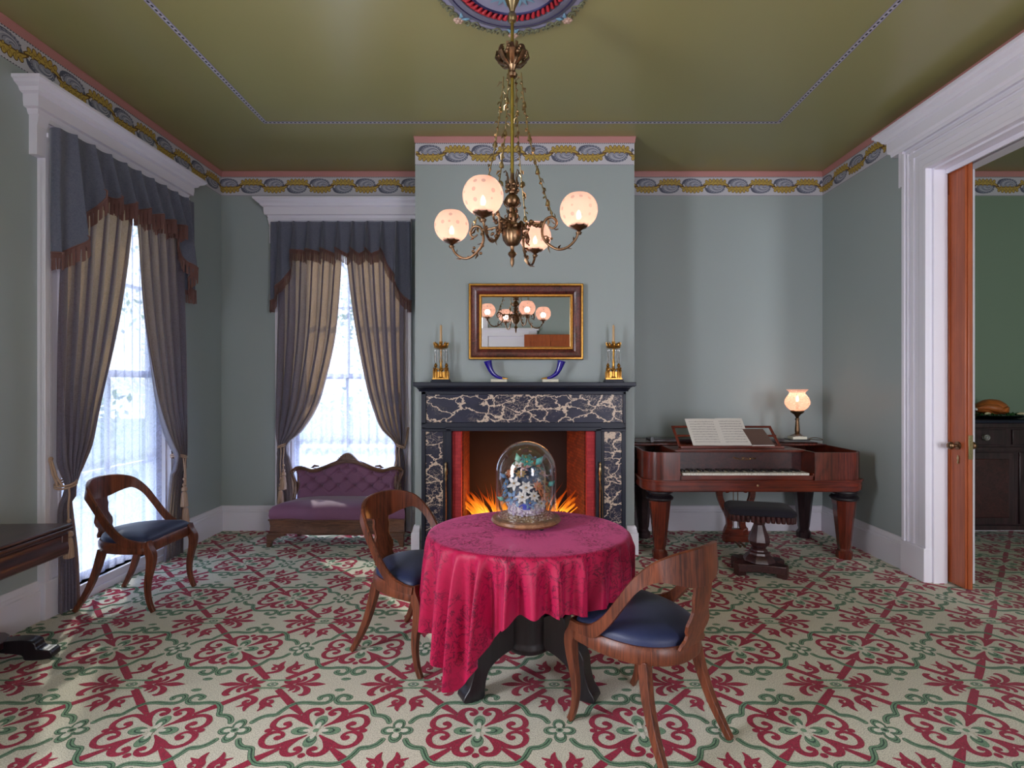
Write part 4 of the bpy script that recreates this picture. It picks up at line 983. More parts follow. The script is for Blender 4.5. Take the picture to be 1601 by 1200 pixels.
chair('mahogany chair with navy seat seen from behind, at the near right of the table', (.537,2.24,.003), math.radians(129))

# ================================================================ centre table, cloth, glass dome
TX, TY = .048, 2.567; TA, TB_ = .478, .405; TZ = .745
tb = empty('pedestal_table', (TX, TY+.03, .003)); tag(tb, 'pedestal table with black scroll feet hidden under the crimson cloth', 'table')
inv = Matrix.Translation(-Vector((TX, TY+.03, .003)))
MB().lathe([(.02,TZ-.035),(.97,TZ-.035),(1,TZ-.028),(1,TZ-.006),(.985,TZ-.002),(.02,TZ-.002)], (0,-.03,0), 64, sx=TA, sy=TB_).build('tabletop', M['ebony'], tb)
MB().lathe([(.30,TZ-.10),(.30,TZ-.035)], (0,-.03,0), 48, sx=1.2, sy=1).build('apron', M['ebony'], tb)
MB().lathe([(.03,.165),(.105,.170),(.115,.185),(.118,.20),(.110,.215),(.112,.23),(.112,.385),(.118,.40),(.105,.415),(.07,.43),(.05,.50),(.075,.60),(.11,.66),(.11,TZ-.03)], (0,0,0), 40).build('pedestal', M['ebony'], tb)
for k, ang in enumerate((208, 332, 90)):
    a = math.radians(ang); mb = MB()
    prof = cr_path([(.08,.33),(.16,.375),(.205,.36),(.215,.315),(.225,.27),(.275,.235),(.305,.185),(.312,.12),(.330,.06),(.352,.03),(.352,.0),(.262,.0),(.252,.04),(.245,.085),(.225,.13),(.18,.165),(.13,.185),(.08,.20)], 3)
    mb.prism([(p[0], p[1]) for p in prof], -.042, .042, axis='y'); mb.xf(Matrix.Rotation(a, 4, 'Z'))
    mb.build('leg', M['ebony'], tb, bevel=.004)

hem_deg = [-180,-165,-158,-150,-146,-140,-131,-122,-112,-103,-95,-70,-58,-50,-25,0,20,45,70,90,115,140,165,180]
hem_drop= [ .385,.40,.41,.43,.50,.54,.575,.47,.345,.265,.235,.235,.250,.235,.235,.255,.42,.57,.36,.26, .30,.50,.42,.385]
def clothfn(s_, t):
    th = -PI+2*PI*s_; dg = math.degrees(th)
    ca, sa = math.cos(th), math.sin(th)
    r0 = 1/math.sqrt((ca/(TA+.006))**2+(sa/(TB_+.006))**2)
    if t <= .4:
        q_ = t/.4; r_ = r0*q_; z = TZ+.0035
        if q_ > .97: z -= .004*((q_-.97)/.03)**2
        return (TX+ca*r_, TY+sa*r_, z)
    q_ = (t-.4)/.6; drop = interp(dg, hem_deg, hem_drop); zz = drop*q_
    fade = 1-math.exp(-zz/.09); A = (.034+.012*math.sin(th*3+1))*fade*(0.8+zz*1.6)
    wv0 = math.sin(th*27+1.5*math.sin(th*2.0+.5)+.5*zz); wav = (2.0*(max(0, .5+.5*wv0)**2.0)-.75)+.35*math.sin(th*43+2+zz*1.5)
    r_ = r0+.010*(1-math.exp(-zz/.012))+.008*zz/.3+A*wav*.8
    if 60 > dg > -75: r_ = min(r_, r0+.028)
    z = TZ+.0-max(0, zz-.004)-.004*min(1, zz/.01)
    # corners of the square cloth hang in a soft point
    return (TX+ca*r_, TY+sa*r_, z)
cl = MB()
NT_ = [0,.05,.1,.2,.3,.36,.385,.393,.4]+[.4+.6*(x/40)**1.0 for x in range(1, 41)]
vs = []; NU = 640
for t in NT_:
    for i in range(NU): vs.append(clothfn(i/NU, t))
fs = [(j*NU+i, j*NU+(i+1) % NU, (j+1)*NU+(i+1) % NU, (j+1)*NU+i) for j in range(len(NT_)-1) for i in range(NU)]
cl.add(vs, fs); o = cl.build('tablecloth', M['tablecloth'], smooth=180); tag(o, 'crimson damask cloth draped over the round table in mid room', 'tablecloth')

DX, DY, DZ = .037, 2.655, TZ+.008
dm = empty('display_dome', (DX, DY, DZ)); tag(dm, 'tall clear glass dome on a turned wooden base, on the crimson tablecloth', 'glass dome')
M['dome_base'] = wood('dome_base_wood', srgb(84, 52, 36), srgb(158, 112, 80), .35, (2,2,2), .3, 5)
MB().lathe([(.02,.012),(.150,.012),(.168,.018),(.176,.028),(.170,.040),(.158,.045),(.02,.045)], (0,0,0), 64).build('base', M['dome_base'], dm)
for k in range(3):
    a = 2*PI*k/3-1.0; MB().sphere((.135*math.cos(a), .135*math.sin(a), .0075), .012, 12, 8, sc=(1,1,.6)).build('foot', M['ebony'], dm)
prof = [(.149,.046),(.151,.07),(.152,.26)]+[(.152*math.cos(a), .27+.150*math.sin(a)) for a in np.linspace(0.05, PI/2-.02, 16)]
MB().lathe(prof, (0,0,0), 64, cap=False).build('glass', M['dome'], dm, smooth=180)
R = random.Random(21)
# gravel bed: hundreds of bits of shell
mb = MB()
for k in range(950):
    a = R.uniform(0, 2*PI); rr = .140*math.sqrt(R.random()); h = .014*(1-(rr/.14)**2)
    s_ = len(mb.v); mb.add([(-1,-1,-.5),(1,-1,-.5),(1,1,-.4),(-1,1,-.5),(0,0,.8)], [(0,3,2,1),(0,1,4),(1,2,4),(2,3,4),(3,0,4)], k % 3)
    mb.xf(Matrix.Translation((DX+rr*math.cos(a), DY+rr*math.sin(a), DZ+.048+h)) @ Matrix.Rotation(R.uniform(0,6), 4, 'Z') @ Matrix.Rotation(R.uniform(-.8,.8), 4, 'X') @ Matrix.Diagonal((R.uniform(.003,.006),)*3+(1,)), s_)
mb.lathe([(.01,DZ+.046),(.142,DZ+.046),(.12,DZ+.052),(.01,DZ+.062)], (DX,DY,0), 32)
pc = lambda n, c: paint(n, srgb(*c), .6, .2, 60, 0)
M['sh1'] = pc('shell_tan', (176,152,112)); M['sh2'] = pc('shell_brown', (120,100,76)); M['sh3'] = pc('shell_white', (206,198,180))
o = mb.build('shell_gravel', [M['sh1'], M['sh2'], M['sh3']], smooth=0); tag(o, 'bed of tiny tan shells spread on the floor of the glass dome', 'shells', kind='stuff')
# basket encrusted with pale shells
vz = empty('shell_basket', (DX, DY, DZ+.05)); tag(vz, 'small pale shell-covered basket standing on gravel inside the dome', 'basket')
mb = MB(); mb.lathe([(.02,.008),(.074,.010),(.084,.03),(.094,.06),(.100,.078),(.085,.080),(.02,.074)], (0,0,0), 24)
for k in range(230):
    a = R.uniform(0,2*PI); z = R.uniform(.014,.078); rr = .080+.018*z/.078; mb.sphere((rr*math.cos(a), rr*math.sin(a), z), R.uniform(.004,.009), 7, 5, k % 2, sc=(1,1,R.uniform(.6,1.3)))
M['pearl'] = pc('pearl_shell', (214,206,212)); M['pearl2'] = pc('lilac_shell', (176,166,190))
mb.build('body', [M['pearl'], M['pearl2']], vz, smooth=60)
mb = MB()
for k in range(14):
    a = -PI/2+(k-6.5)*.05; rr = .105; mb.sphere((rr*math.cos(a), rr*math.sin(a), .072-.010*abs((k % 7)-3)/3*1.0), .0045, 7, 5)
mb.box((-.018,-.106,.048), (.018,-.098,.078)); mb.build('trim', M['cobalt_shell'] if 'cobalt_shell' in M else pc('blue_shell', (40,60,180)), vz)
# shell flowers, each made of petals round a centre
cols = {'teal': (70,160,156), 'white': (222,218,214), 'coral': (206,130,92), 'blue': (104,140,178), 'pink': (206,160,158), 'ochre': (176,140,84), 'navy': (50,74,104), 'mint': (120,190,170), 'red': (150,36,30)}
fm_ = {k: pc('shell_'+k, v) for k, v in cols.items()}
names = list(cols); spots = []
for ring_r, zc, n in ((.0,.325,1),(.052,.300,6),(.088,.258,9),(.106,.205,11),(.108,.155,12),(.100,.124,10),(.05,.275,6),(.07,.225,8)):
    for k in range(n):
        a = 2*PI*k/n+zc*9; spots.append((ring_r*math.cos(a), ring_r*math.sin(a), zc+R.uniform(-.014,.014), a))
MB().lathe([(.004,.0),(.06,.02),(.080,.07),(.080,.11),(.05,.16),(.02,.175)], (DX,DY,DZ+.125), 20).build('flower_mound', fm_['navy'])
bpy.data.objects['flower_mound']['label'] = 'dark blue green mound that the shell flowers are stuck into'; bpy.data.objects['flower_mound']['category'] = 'flower mound'
weights = ['teal','white','coral','blue','white','ochre','pink','mint','teal','blue','white','coral','navy']
desc = {}
for i, (x, y, z, a) in enumerate(spots):
    col = weights[(i*7) % len(weights)]; kind = i % 3
    ctr = Vector((DX+x, DY+y, DZ+z+.01)); out = Vector((math.cos(a), math.sin(a), .45 if z < .25 else 1.2)).normalized()
    if math.hypot(x,y) < .01: out = Vector((0,-.3,1)).normalized()
    fr_ = empty('shell_flower', ctr); fr_.rotation_euler = out.to_track_quat('Z','Y').to_euler()
    hz = 'near the top' if z > .27 else ('in the middle' if z > .17 else 'low down'); sd = 'left' if x < -.04 else ('right' if x > .04 else ('front' if y < 0 else 'back'))
    tag(fr_, '%s shell flower %s of the bouquet, at its %s' % ({'teal':'teal','white':'white','coral':'coral','blue':'pale blue','pink':'pink','ochre':'ochre','navy':'dark blue','mint':'mint green','red':'red'}[col], hz, sd), 'shell flower', 'shell flowers under the glass dome')
    mb = MB(); npt = (6, 8, 5)[kind]; L = (.033,.027,.038)[kind]
    for lay in range(2 if kind != 2 else 1):
        for p in range(npt):
            aa = 2*PI*(p+.5*lay)/npt; ll = L*(1-.35*lay); up = .5+.5*lay
            s_ = len(mb.v); mb.add([(0,0,0),(ll*.45,-ll*.30,ll*.16*up),(ll*.5,0,ll*.06),(ll*.45,ll*.30,ll*.16*up),(ll,-.10*ll,ll*.42*up),(ll*1.05,0,ll*.34*up),(ll,.10*ll,ll*.42*up)], [(0,1,2),(0,2,3),(1,4,5,2),(2,5,6,3)]); mb.xf(Matrix.Rotation(aa, 4, 'Z'), s_)
    mb.build('petals', fm_[col], fr_, smooth=60, solid=.0012)
    MB().sphere((0,0,.005), .0055, 8, 6).build('centre', fm_['ochre' if col != 'ochre' else 'red'], fr_)
# upright leaves at the top and sides
for i, (x, z, lean, L, col, lab) in enumerate(((-.035,.335,-.25,.055,'mint','mint green shell leaf pointing up at the top left of the bouquet'),(.045,.325,.7,.062,'teal','teal shell leaf leaning right at the top of the bouquet'),(-.095,.26,-.9,.045,'blue','pale blue shell leaf sticking out at the upper left of the bouquet'),(.105,.22,.9,.05,'teal','teal shell leaf sticking out at the right of the bouquet'),(-.105,.15,-1.1,.045,'mint','mint green shell leaf low at the left of the bouquet'))):
    mb = MB(); mb.add([(0,0,0),(-L*.28,-.003,L*.45),(0,-.010,L*.5),(L*.28,-.003,L*.45),(0,0,L)], [(0,1,2),(0,2,3),(1,4,2),(2,4,3)]); mb.xf(Matrix.Rotation(lean, 4, 'Y'))
    o = mb.build('shell_leaf', fm_[col], solid=.0015, smooth=60, loc=(DX+x, DY-.05, DZ+z-.02)); tag(o, lab, 'shell leaf')

# ================================================================ settee
SX = -1.655
st = empty('settee', (SX, 4.92, .003)); tag(st, 'small plum button-backed settee with carved walnut frame under the window', 'settee')
def sx_front(u): return 4.70-4.92-.012*math.cos(u*PI)+(.0)
fw = .605
def seat_plan(g=0.0, n=40):
    pts = []
    for i in range(n+1):
        u = -1+2*i/n; pts.append((u*(fw+g)+.025, -.215-g-.022*math.cos(u*PI*1.0)+.012*math.cos(3*PI*u/1)))
    pts += [(.50+g+.02, .10),(.46+g,.20),(-.46-g,.20),(-.50-g+.02,.10)]
    return pts
mb = MB()
def rg(g, z): return [(x, y, z) for x, y in seat_plan(g)]
mb.loft([rg(0,.112), rg(.008,.118), rg(.008,.128), rg(0,.134), rg(-.004,.185), rg(.002,.232), rg(.010,.238), rg(.010,.248), rg(-.01,.252)])
mb.build('seat_frame', M['walnut'], st, smooth=30)
mb = MB(); mb.loft([rg(0,.25), rg(.006,.28), rg(.002,.33), rg(-.02,.358), [(x*.88, y*.8+.01, .378) for x,y,z in rg(0,0)], [(x*.55, y*.5+.02, .392) for x,y,z in rg(0,0)], [(x*.05, y*.05+.02, .394) for x,y,z in rg(0,0)]])
mb.build('seat', M['plum'], st, smooth=70)
for x, y in ((-.585,-.205),(.605,-.205),(-.46,.16),(.46,.16)):
    sg = -1 if x < 0 else 1; mb = MB()
    pr = [(0,0),(.035,0),(.040,.03),(.055,.06),(.10,.085),(.16,.10),(.165,.115),(0,.118)]
    mb.prism([((-sg)*p[0], p[1]) for p in pr], -.0, .045, axis='y'); mb.xf(Matrix.Translation((x+sg*.018, y-.012, 0))); mb.build('leg', M['walnut'], st, bevel=.003)
# back: outline of the top edge as a function of x
bxs = [-.535,-.50,-.44,-.36,-.30,-.22,-.12,0,.12,.22,.30,.36,.44,.50,.535]
bzs = [ .625,.655,.658,.635,.640,.665,.705,.722,.705,.665,.640,.635,.658,.655,.625]
def btop(x): return float(np.interp(x, *zip(*cr_path(list(zip(bxs, bzs)), 6)))) 
_bt = np.array(cr_path(list(zip(bxs, bzs)), 6))
def btop(x): return float(np.interp(x, _bt[:,0], _bt[:,1]))
def side(z): return .5+.035*math.exp(-((z-.64)/.07)**2)-.012*math.exp(-((z-.5)/.05)**2)
buttons = []
for row, z in enumerate((.61,.545,.485,)):
    n = (6,5,6)[row]
    for k in range(n):
        x = (-.40 if n == 6 else -.32)+k*.16; buttons.append((x, z if not (row == 0 and abs(x) < .15) else z+.03))
buttons.append((0,.672))
def backfn(s_, t):
    x = lerp(-1, 1, s_); zt = btop(x*.51)-.022; z = lerp(.36, zt, t); xx = x*(side(z)-.030)
    edge = min(1, (1-abs(x))/.06)*min(1, (1-t)/.08+.0); d = .035*math.sqrt(max(0, edge))+.012
    for bx_, bz_ in buttons:
        q2 = ((xx-bx_)**2+(z-bz_)**2); d -= .026*math.exp(-q2/(.020**2))
    for bx_, bz_ in buttons:                                   # diagonal pleats
        for sg in (-1,1):
            ux, uz = .08*sg, -.062; L2 = ux*ux+uz*uz; tt = ((xx-bx_)*ux+(z-bz_)*uz)/L2
            if 0 < tt < 1:
                dd = math.hypot(xx-bx_-ux*tt, z-bz_-uz*tt); d -= .009*math.exp(-(dd/.007)**2)
    return (xx, .135-d+.055*t, z)
MB().grid(backfn, 150, 60).build('back_cushion', M['plum'], st, smooth=180)
for bx_, bz_ in buttons:
    t = (bz_-.36)/(btop(bx_)-.022-.36); MB().sphere((bx_, .135-.022+.055*t, bz_), .008, 10, 6, sc=(1,.5,1)).build('button', M['plum'], st)
# show-wood frame following the outline
path = [(-.498,.36),(-.490,.44),(-.497,.52),(-.525,.585),(-.540,.625)]+[(x, btop(x)) for x in np.linspace(-.525, .525, 40)]+[(.540,.625),(.525,.585),(.497,.52),(.490,.44),(.498,.36)]
mb = MB(); mb.tube([(x, .118+.055*(z-.36)/.33, z-.008) for x, z in path], .017, 8, up=(0,1,0)); mb.tube([(x*.965, .100+.055*(z-.36)/.33, z-.022) for x, z in path], .005, 6, up=(0,1,0)); mb.build('back_frame', M['walnut'], st)
mb = MB()                                                       # carved crest
cp = cr_path([(-.20,.665),(-.14,.700),(-.095,.728),(-.06,.765),(-.03,.788),(0,.796),(.03,.788),(.06,.765),(.095,.728),(.14,.700),(.20,.665)], 4)
poly = [(p[0], p[1]) for p in cp]+[(x, btop(x)-.02) for x in np.linspace(.19,-.19,20)]
mb.prism(poly, .148, .176, axis='y')
for k in range(-6, 7):
    a = k*.24; mb.tube([(0,.142,.716),(.05*math.sin(a),.140,.716+.035*math.cos(a)),(.095*math.sin(a)*1.05,.146,.716+.068*math.cos(a*.9)-.01*abs(a))], [.004,.007,.004], 6)
for sg in (-1,1): mb.tube([(sg*.27,.150,.668),(sg*.315,.146,.672),(sg*.35,.15,.655),(sg*.30,.15,.650)], [.006,.013,.008,.004], 8)
mb.build('carved_crest', M['walnut'], st, smooth=45)
for sg in (-1,1): MB().box((sg*.46-.02,.14,0), (sg*.46+.02,.185,.62)).build('back_post', M['walnut'], st, bevel=.004)

# ================================================================ dark side table at the left
tt = empty('card_table', (-2.675, 2.16, .003), math.radians(3)); tt.scale = (1, 1, .958); tag(tt, 'dark rosewood side table against the left wall, cut by the frame', 'side table')
mb = MB(); mb.box((-.255,-1.0,.735), (.335,.62,.752)); mb.box((-.260,-1.005,.712), (.338,.625,.733)); mb.build('tabletop', M['rosewood'], tt, bevel=.005)
mb = MB(); rings = []
pr = [(.30,.712),(.325,.712),(.328,.700),(.318,.692),(.318,.66),(.330,.645),(.334,.62),(.330,.595),(.318,.585),(.30,.583)]
for y in (-.97, .60): rings.append([(x, y, z) for x, z in pr])
mb.loft(rings); mb.loft([[(-.30, .60+.0*(x), z) for x, z in pr], [(.325, .60, z) for x, z in pr]]) if False else None
mb.box((-.25,.57,.585), (.322,.61,.712)); mb.box((-.25,-.97,.585), (.31,-.93,.712)); mb.box((-.25,-.97,.60),(-.23,.6,.712)); mb.build('apron', M['rosewood'], tt, smooth=40, bevel=.003)
MB().lathe([(.10,.06),(.13,.09),(.09,.12),(.055,.18),(.08,.32),(.095,.42),(.06,.52),(.09,.58),(.12,.60)], (-.02,-.19,0), 8).build('pedestal', M['rosewood'], tt, smooth=20)
mb = MB(); mb.prism(cr_path([(-.20,-.75),(.0,-.75),(.04,-.09),(.0,.62),(-.20,.62),(-.16,-.09)], 5, closed=True), .075, .115); mb.build('platform', M['rosewood'], tt, bevel=.004)
for (x, y, a) in ((.08,.64,6),(-.12,.64,174),(.08,-.78,-6),(-.12,-.78,186)):
    mb = MB(); pr = cr_path([(-.10,.11),(0,.112),(.06,.095),(.072,.062),(.10,.050),(.135,.045),(.145,.022),(.13,.0),(.02,.0),(0,.03),(-.10,.05)], 3); mb.prism([(p[0],p[1]) for p in pr], -.035, .035, axis='y')
    mb.xf(Matrix.Translation((x,y,0)) @ Matrix.Rotation(math.radians(a), 4, 'Z')); mb.build('foot', M['ebony'], tt, bevel=.004)
# ================================================================ square piano
PX0, PX1, PY0, PY1 = 1.035, 2.830, 4.275, 5.165
pn = empty('square_piano', ((PX0+PX1)/2, (PY0+PY1)/2, .003)); tag(pn, 'mahogany square piano with ivory keys standing in the right alcove', 'piano')
inv = Matrix.Translation(-pn.location)
def pb(mb, name, mat, parent=pn, **k): mb.xf(inv); return mb.build(name, mat, parent, **k)
def case_plan(g=0.0, front=None):
    """rounded left front corner, canted right front corner"""
    x0, x1, y0, y1 = PX0-g, PX1+g, PY0-g, PY1
    pts = [(x0, y1), (x0, y0+.30)]
    for k in range(0, 9):
        a = PI+ (PI/2)*k/8; pts.append((x0+.155+.155*math.cos(a), y0+.16+.16*math.sin(a)))
    pts += [(x1-.10, y0), (x1-.075, y0+.01), (x1-.01, y0+.075), (x1, y0+.10), (x1, y1)]
    return pts[::-1]
mb = MB(); mb.prism(case_plan(.012), .592, .672); mb.prism(case_plan(.020), .664, .682); mb.prism(case_plan(.004), .585, .60); pb(mb, 'lower_case', M['mahog_red'], bevel=.004)
KX0, KX1 = 1.325, 2.395
# cheeks: hollow wells either side of the keyboard
outer = case_plan(0)
def clip_poly(x0, x1): return [(min(max(x, x0), x1), y) for x, y in outer]
for nm, a, b in (('left_cheek', PX0, KX0-.012), ('right_cheek', KX1+.012, PX1)):
    op = clip_poly(a, b); cen = np.array([(a+b)/2, (PY0+PY1)/2])
    def shrink(p, t=.016):
        return [(min(max(x, a+t), b-t) if True else x, min(max(y + (t if y < PY0+.2 else 0), PY0+t), PY1-t)) for x, y in p]
    ip = shrink(op); mb = MB(); n = len(op)
    mb.loft([[(x,y,.68) for x,y in op], [(x,y,.905) for x,y in op], [(x,y,.905) for x,y in ip], [(x,y,.82) for x,y in ip]], cap=False)
    mb.add([(x,y,.82) for x,y in ip], [list(range(n))]); pb(mb, nm, M['mahog'], smooth=35)
mb = MB(); mb.add([(x, y, .905) for x, y in [(PX0+.02, 4.80),(KX0-.02,4.80),(KX0-.02,PY1-.01),(PX0+.02,PY1-.01)]], [(0,1,2,3)]); mb.add([(x, y, .905) for x, y in [(KX1+.02, 4.80),(PX1-.02,4.80),(PX1-.02,PY1-.01),(KX1+.02,PY1-.01)]], [(0,1,2,3)]); pb(mb, 'well_board', M['mahog'], solid=.012)
mb = MB(); mb.box((KX0-.012, 4.475, .68), (KX1+.012, PY1, .893)); pb(mb, 'nameboard', M['rosewood'], bevel=.002)
mb = MB(); mb.box((KX0-.012, 4.430, .893), (KX1+.012, 4.75, .908)); mb.box((KX0-.012, 4.44, .885), (KX1+.012, 4.455, .893)); pb(mb, 'top_rail', M['mahog_red'], bevel=.003)
mb = MB(); mb.box((KX0-.012, PY0+.004, .682), (KX1+.012, PY0+.022, .717)); mb.box((KX0-.012, PY0+.004, .682), (KX0, 4.47, .735)); mb.box((KX1, PY0+.004, .682), (KX1+.012, 4.47, .735)); mb.box((KX0, PY0+.02, .682), (KX1, 4.48, .700)); pb(mb, 'key_slip', M['mahog_red'], bevel=.002)
M['ivory'] = paint('ivory', srgb(232, 226, 214), .3, .05, 40, 0)
nk = 46; kw = (KX1-KX0-.03)/nk
kb = empty('keyboard', (0,0,0)); kb.parent = pn; 
for k in range(nk):
    x = KX0+.015+k*kw; mb = MB(); mb.box((x+.0006, PY0+.030, .704), (x+kw-.0006, 4.475, .733)); mb.xf(inv); o = mb.build('white_key', M['ivory'], kb, bevel=.0008)
for k in range(nk-1):
    if k % 7 in (2, 6): continue
    x = KX0+.015+(k+1)*kw; mb = MB(); mb.box((x-.006, PY0+.090, .730), (x+.006, 4.475, .745)); mb.xf(inv); mb.build('black_key', M['ebony'], kb, bevel=.001)
# gilt scroll name plate: illegible flourish
mb = MB()
cx_, cz_ = 1.92, .835
for k in range(9):
    u = (k-4)*.021; mb.tube([(cx_+u-.008, 4.474, cz_-.004+.010*(1-abs(k-4)/5)), (cx_+u, 4.4735, cz_+.009*math.cos(k*1.9)), (cx_+u+.010, 4.474, cz_-.006), (cx_+u+.004, 4.474, cz_-.012)], .0018, 5)
mb.tube([(cx_-.10,4.474,cz_+.004),(cx_-.05,4.4735,cz_-.014),(cx_,4.474,cz_-.018),(cx_+.05,4.4735,cz_-.014),(cx_+.10,4.474,cz_+.004)], .0016, 5)
pb(mb, 'name_scroll', M['gilt'])
mb = MB(); mb.lathe([(.009,0),(.009,.003),(.004,.004)], (0,0,0), 12); mb.xf(Matrix.Translation((1.935, PY0-.018, .640)) @ Matrix.Rotation(PI/2, 4, 'X')); pb(mb, 'escutcheon', M['brass_pale'])
# lids
mb = MB(); mb.box((PX0-.015, 4.80, .917), (PX1-.10, PY1+.015, .930)); mb.box((PX0-.015, 4.80, .907), (PX1-.10, 4.81, .93)); pb(mb, 'lid', M['mahog'], bevel=.003)
mb = MB(); mb.box((1.24, 4.86, .932), (2.46, 5.13, .946)); mb.box((1.24, 4.862, .944), (2.46, 4.872, .952)); pb(mb, 'folded_lid', M['darkwood'], bevel=.003)
mb = MB(); mb.box((1.21, 4.82, .930), (1.235, 4.845, .975)); pb(mb, 'lid_prop', M['ebony'])
# legs
def pleg(x, y, mat):
    mb = MB()
    mb.lathe([(.02,.0),(.060,.0),(.064,.02),(.064,.055),(.052,.068),(.046,.08),(.048,.095),(.052,.105),(.090,.475),(.094,.49)], (0,0,0), 8, rot=PI/8)
    mb.xf(Matrix.Translation((x,y,.003))); lg = pb(mb, 'leg', mat, smooth=28); mb = MB()
    mb.lathe([(.05,.485),(.098,.490),(.112,.503),(.112,.515),(.098,.528),(.088,.535),(.092,.548),(.108,.556),(.108,.570),(.095,.582),(.05,.586)], (0,0,0), 28)
    mb.xf(Matrix.Translation((x,y,.003))); mb.xf(inv); mb.build('collar', M['ebony'], lg, smooth=28)
pleg(1.185, 4.42, M['mahog']); pleg(2.735, 4.42, M['mahog']); pleg(1.19, 5.02, M['darkwood']); pleg(2.72, 5.02, M['darkwood'])
# pedal lyre
mb = MB(); ly = 4.74
for sg in (-1,1):
    p = cr_path([(.045*sg,.585),(.105*sg,.57),(.145*sg,.51),(.142*sg,.44),(.110*sg,.36),(.070*sg,.28),(.058*sg,.20),(.075*sg,.15),(.085*sg,.10)], 5)
    mb.rectsweep([(1.955+q_[0], ly, q_[1]) for q_ in p], .042, [.045*(1-.35*math.sin(i/len(p)*PI))+.018 for i in range(len(p))], (0,1,0))
    mb.tube([(1.955+sg*(.085+.024*math.cos(a)), ly-.02, .515+.024*math.sin(a)) for a in np.linspace(0, 5.2, 14)], [lerp(.012,.006,i/13) for i in range(14)], 8)
    mb.tube([(1.955+sg*(.090+.03*math.cos(a)), ly-.018, .13+.03*math.sin(a)) for a in np.linspace(1.2, 6.2, 14)], [lerp(.014,.006,i/13) for i in range(14)], 8)
mb.box((1.845, ly-.03, .045), (2.065, ly+.03, .10)); mb.box((1.87, ly-.025, .10), (2.04, ly+.025, .16)); mb.box((1.90, ly-.02, .30), (2.01, ly+.02, .33)); mb.box((1.91,ly-.02,.55),(2.0,ly+.02,.59))
pb(mb, 'lyre', M['mahog_red'], smooth=35, bevel=.003)
mb = MB()
for dx in (-.02,.02): mb.tube([(1.955+dx, ly, .08), (1.955+dx, ly, .585)], .004, 8); mb.tube([(1.955+dx, ly, .055), (1.955+dx, ly-.10, .05), (1.955+dx, ly-.15, .045)], [.006,.008,.012], 8)
pb(mb, 'pedal', M['brass'])
# music desk
def tilt(x, y0, z0, back, up): return (x, y0, z0)
md = empty('music_desk', (0,0,0)); md.parent = pn
def slab(mb, quad, th, m=0):
    a, b, c, d = [Vector(p) for p in quad]; n = (b-a).cross(d-a).normalized()*th/2
    mb.add([a-n,b-n,c-n,d-n,a+n,b+n,c+n,d+n], [(0,3,2,1),(4,5,6,7),(0,1,5,4),(1,2,6,5),(2,3,7,6),(3,0,4,7)], m)
def on_desk(x, h, off=0):                                        # point on the tilted desk plane: x, height up the slope
    k = h/.21; sk = 1+0*k
    xx = 1.925+(x-1.925)*(1.0+.0*k)
    return Vector((xx+.0*k, 4.60+.095*k, .910+.188*k)) + Vector((0,-.89,.45))*off
mb = MB()
xa, xb = 1.40, 2.275
slab(mb, [on_desk(xa-.04,.20), on_desk(xb-.03,.20), on_desk(xb-.035,.182), on_desk(xa-.035,.182)], .012)
slab(mb, [on_desk(xa,.115), on_desk(xb,.115), on_desk(xb,.098), on_desk(xa,.098)], .010)
slab(mb, [on_desk(xa-.04,.20), on_desk(xa-.018,.20), on_desk(xa+.022,.0), on_desk(xa+.0,.0)], .012)
slab(mb, [on_desk(xb-.052,.20), on_desk(xb-.03,.20), on_desk(xb+.022,.0), on_desk(xb-.0,.0)], .012)
slab(mb, [on_desk(xa,.018), on_desk(xb+.02,.018), on_desk(xb+.02,.0), on_desk(xa,.0)], .014)
mb.box((xa, 4.545, .909), (xb+.02, 4.60, .917)); mb.box((xa, 4.540, .909), (xb+.02, 4.548, .926))
mb.xf(inv); mb.build('desk_frame', M['mahog_red'], md, bevel=.002)

M['paper'] = paint('old_paper', srgb(214, 208, 200), .7, .04, 8, .0); M['ink'] = paint('printing_ink', srgb(88, 82, 82), .7, .1, 300, 0)
def music_page(mb, x0, x1, h0, h1, skew, seed, lift):
    R = random.Random(seed)
    def pt(u, v, o_=0): return on_desk(lerp(x0, x1, u)+skew*(1-v), lerp(h0, h1, v), lift+o_+.004*math.sin(u*PI))
    mb.grid(lambda a, b: pt(a, b), 10, 4, 0)
    mb.grid(lambda a, b: pt(a, b, -.004), 10, 1, 0)
    for s_ in range(9):
        v0 = .90-s_*.094
        for l in range(4): 
            v = v0-.010*l; mb.grid(lambda a, b: pt(.09+.82*a, v-.0025*b, .0006), 8, 1, 1)
        for k in range(26):
            if R.random() < (.42 if s_ < 4 else .62): continue
            u = .10+.80*k/26+R.uniform(0,.01); v = v0-R.uniform(-.004,.034); mb.grid(lambda a, b: pt(u+.014*a, v-.012*b, .0012), 1, 1, 1)
            if R.random() < .5: mb.grid(lambda a, b: pt(u+.012+.003*a, v+.022-.03*b, .0012), 1, 1, 1)
sm = empty('sheet_music', on_desk(1.84, .01, .02)); tag(sm, 'open book of printed sheet music leaning on the piano desk', 'sheet music'); i2 = Matrix.Translation(-sm.location)
for nm, a in (('left_page', (1.525, 1.795, .010, .262, .040, 4, .016)), ('right_page', (1.795, 2.035, .010, .266, .040, 9, .016))):
    mb = MB(); music_page(mb, *a); 
    if nm == 'right_page': mb.v = [tuple(v) for v in mb.v]
    mb.xf(Matrix.Translation((-.04, 0, 0))); mb.xf(i2); mb.build(nm, [M['paper'], M['ink']], sm, smooth=0)
M['brown_cover'] = paint('brown_book_cover', srgb(98, 72, 62), .6, .15, 10, .1)
mb = MB(); slab(mb, [on_desk(2.04,.016,.014), on_desk(2.235,.016,.014), on_desk(2.165,.165,.012), on_desk(1.98,.165,.012)], .012, 0)
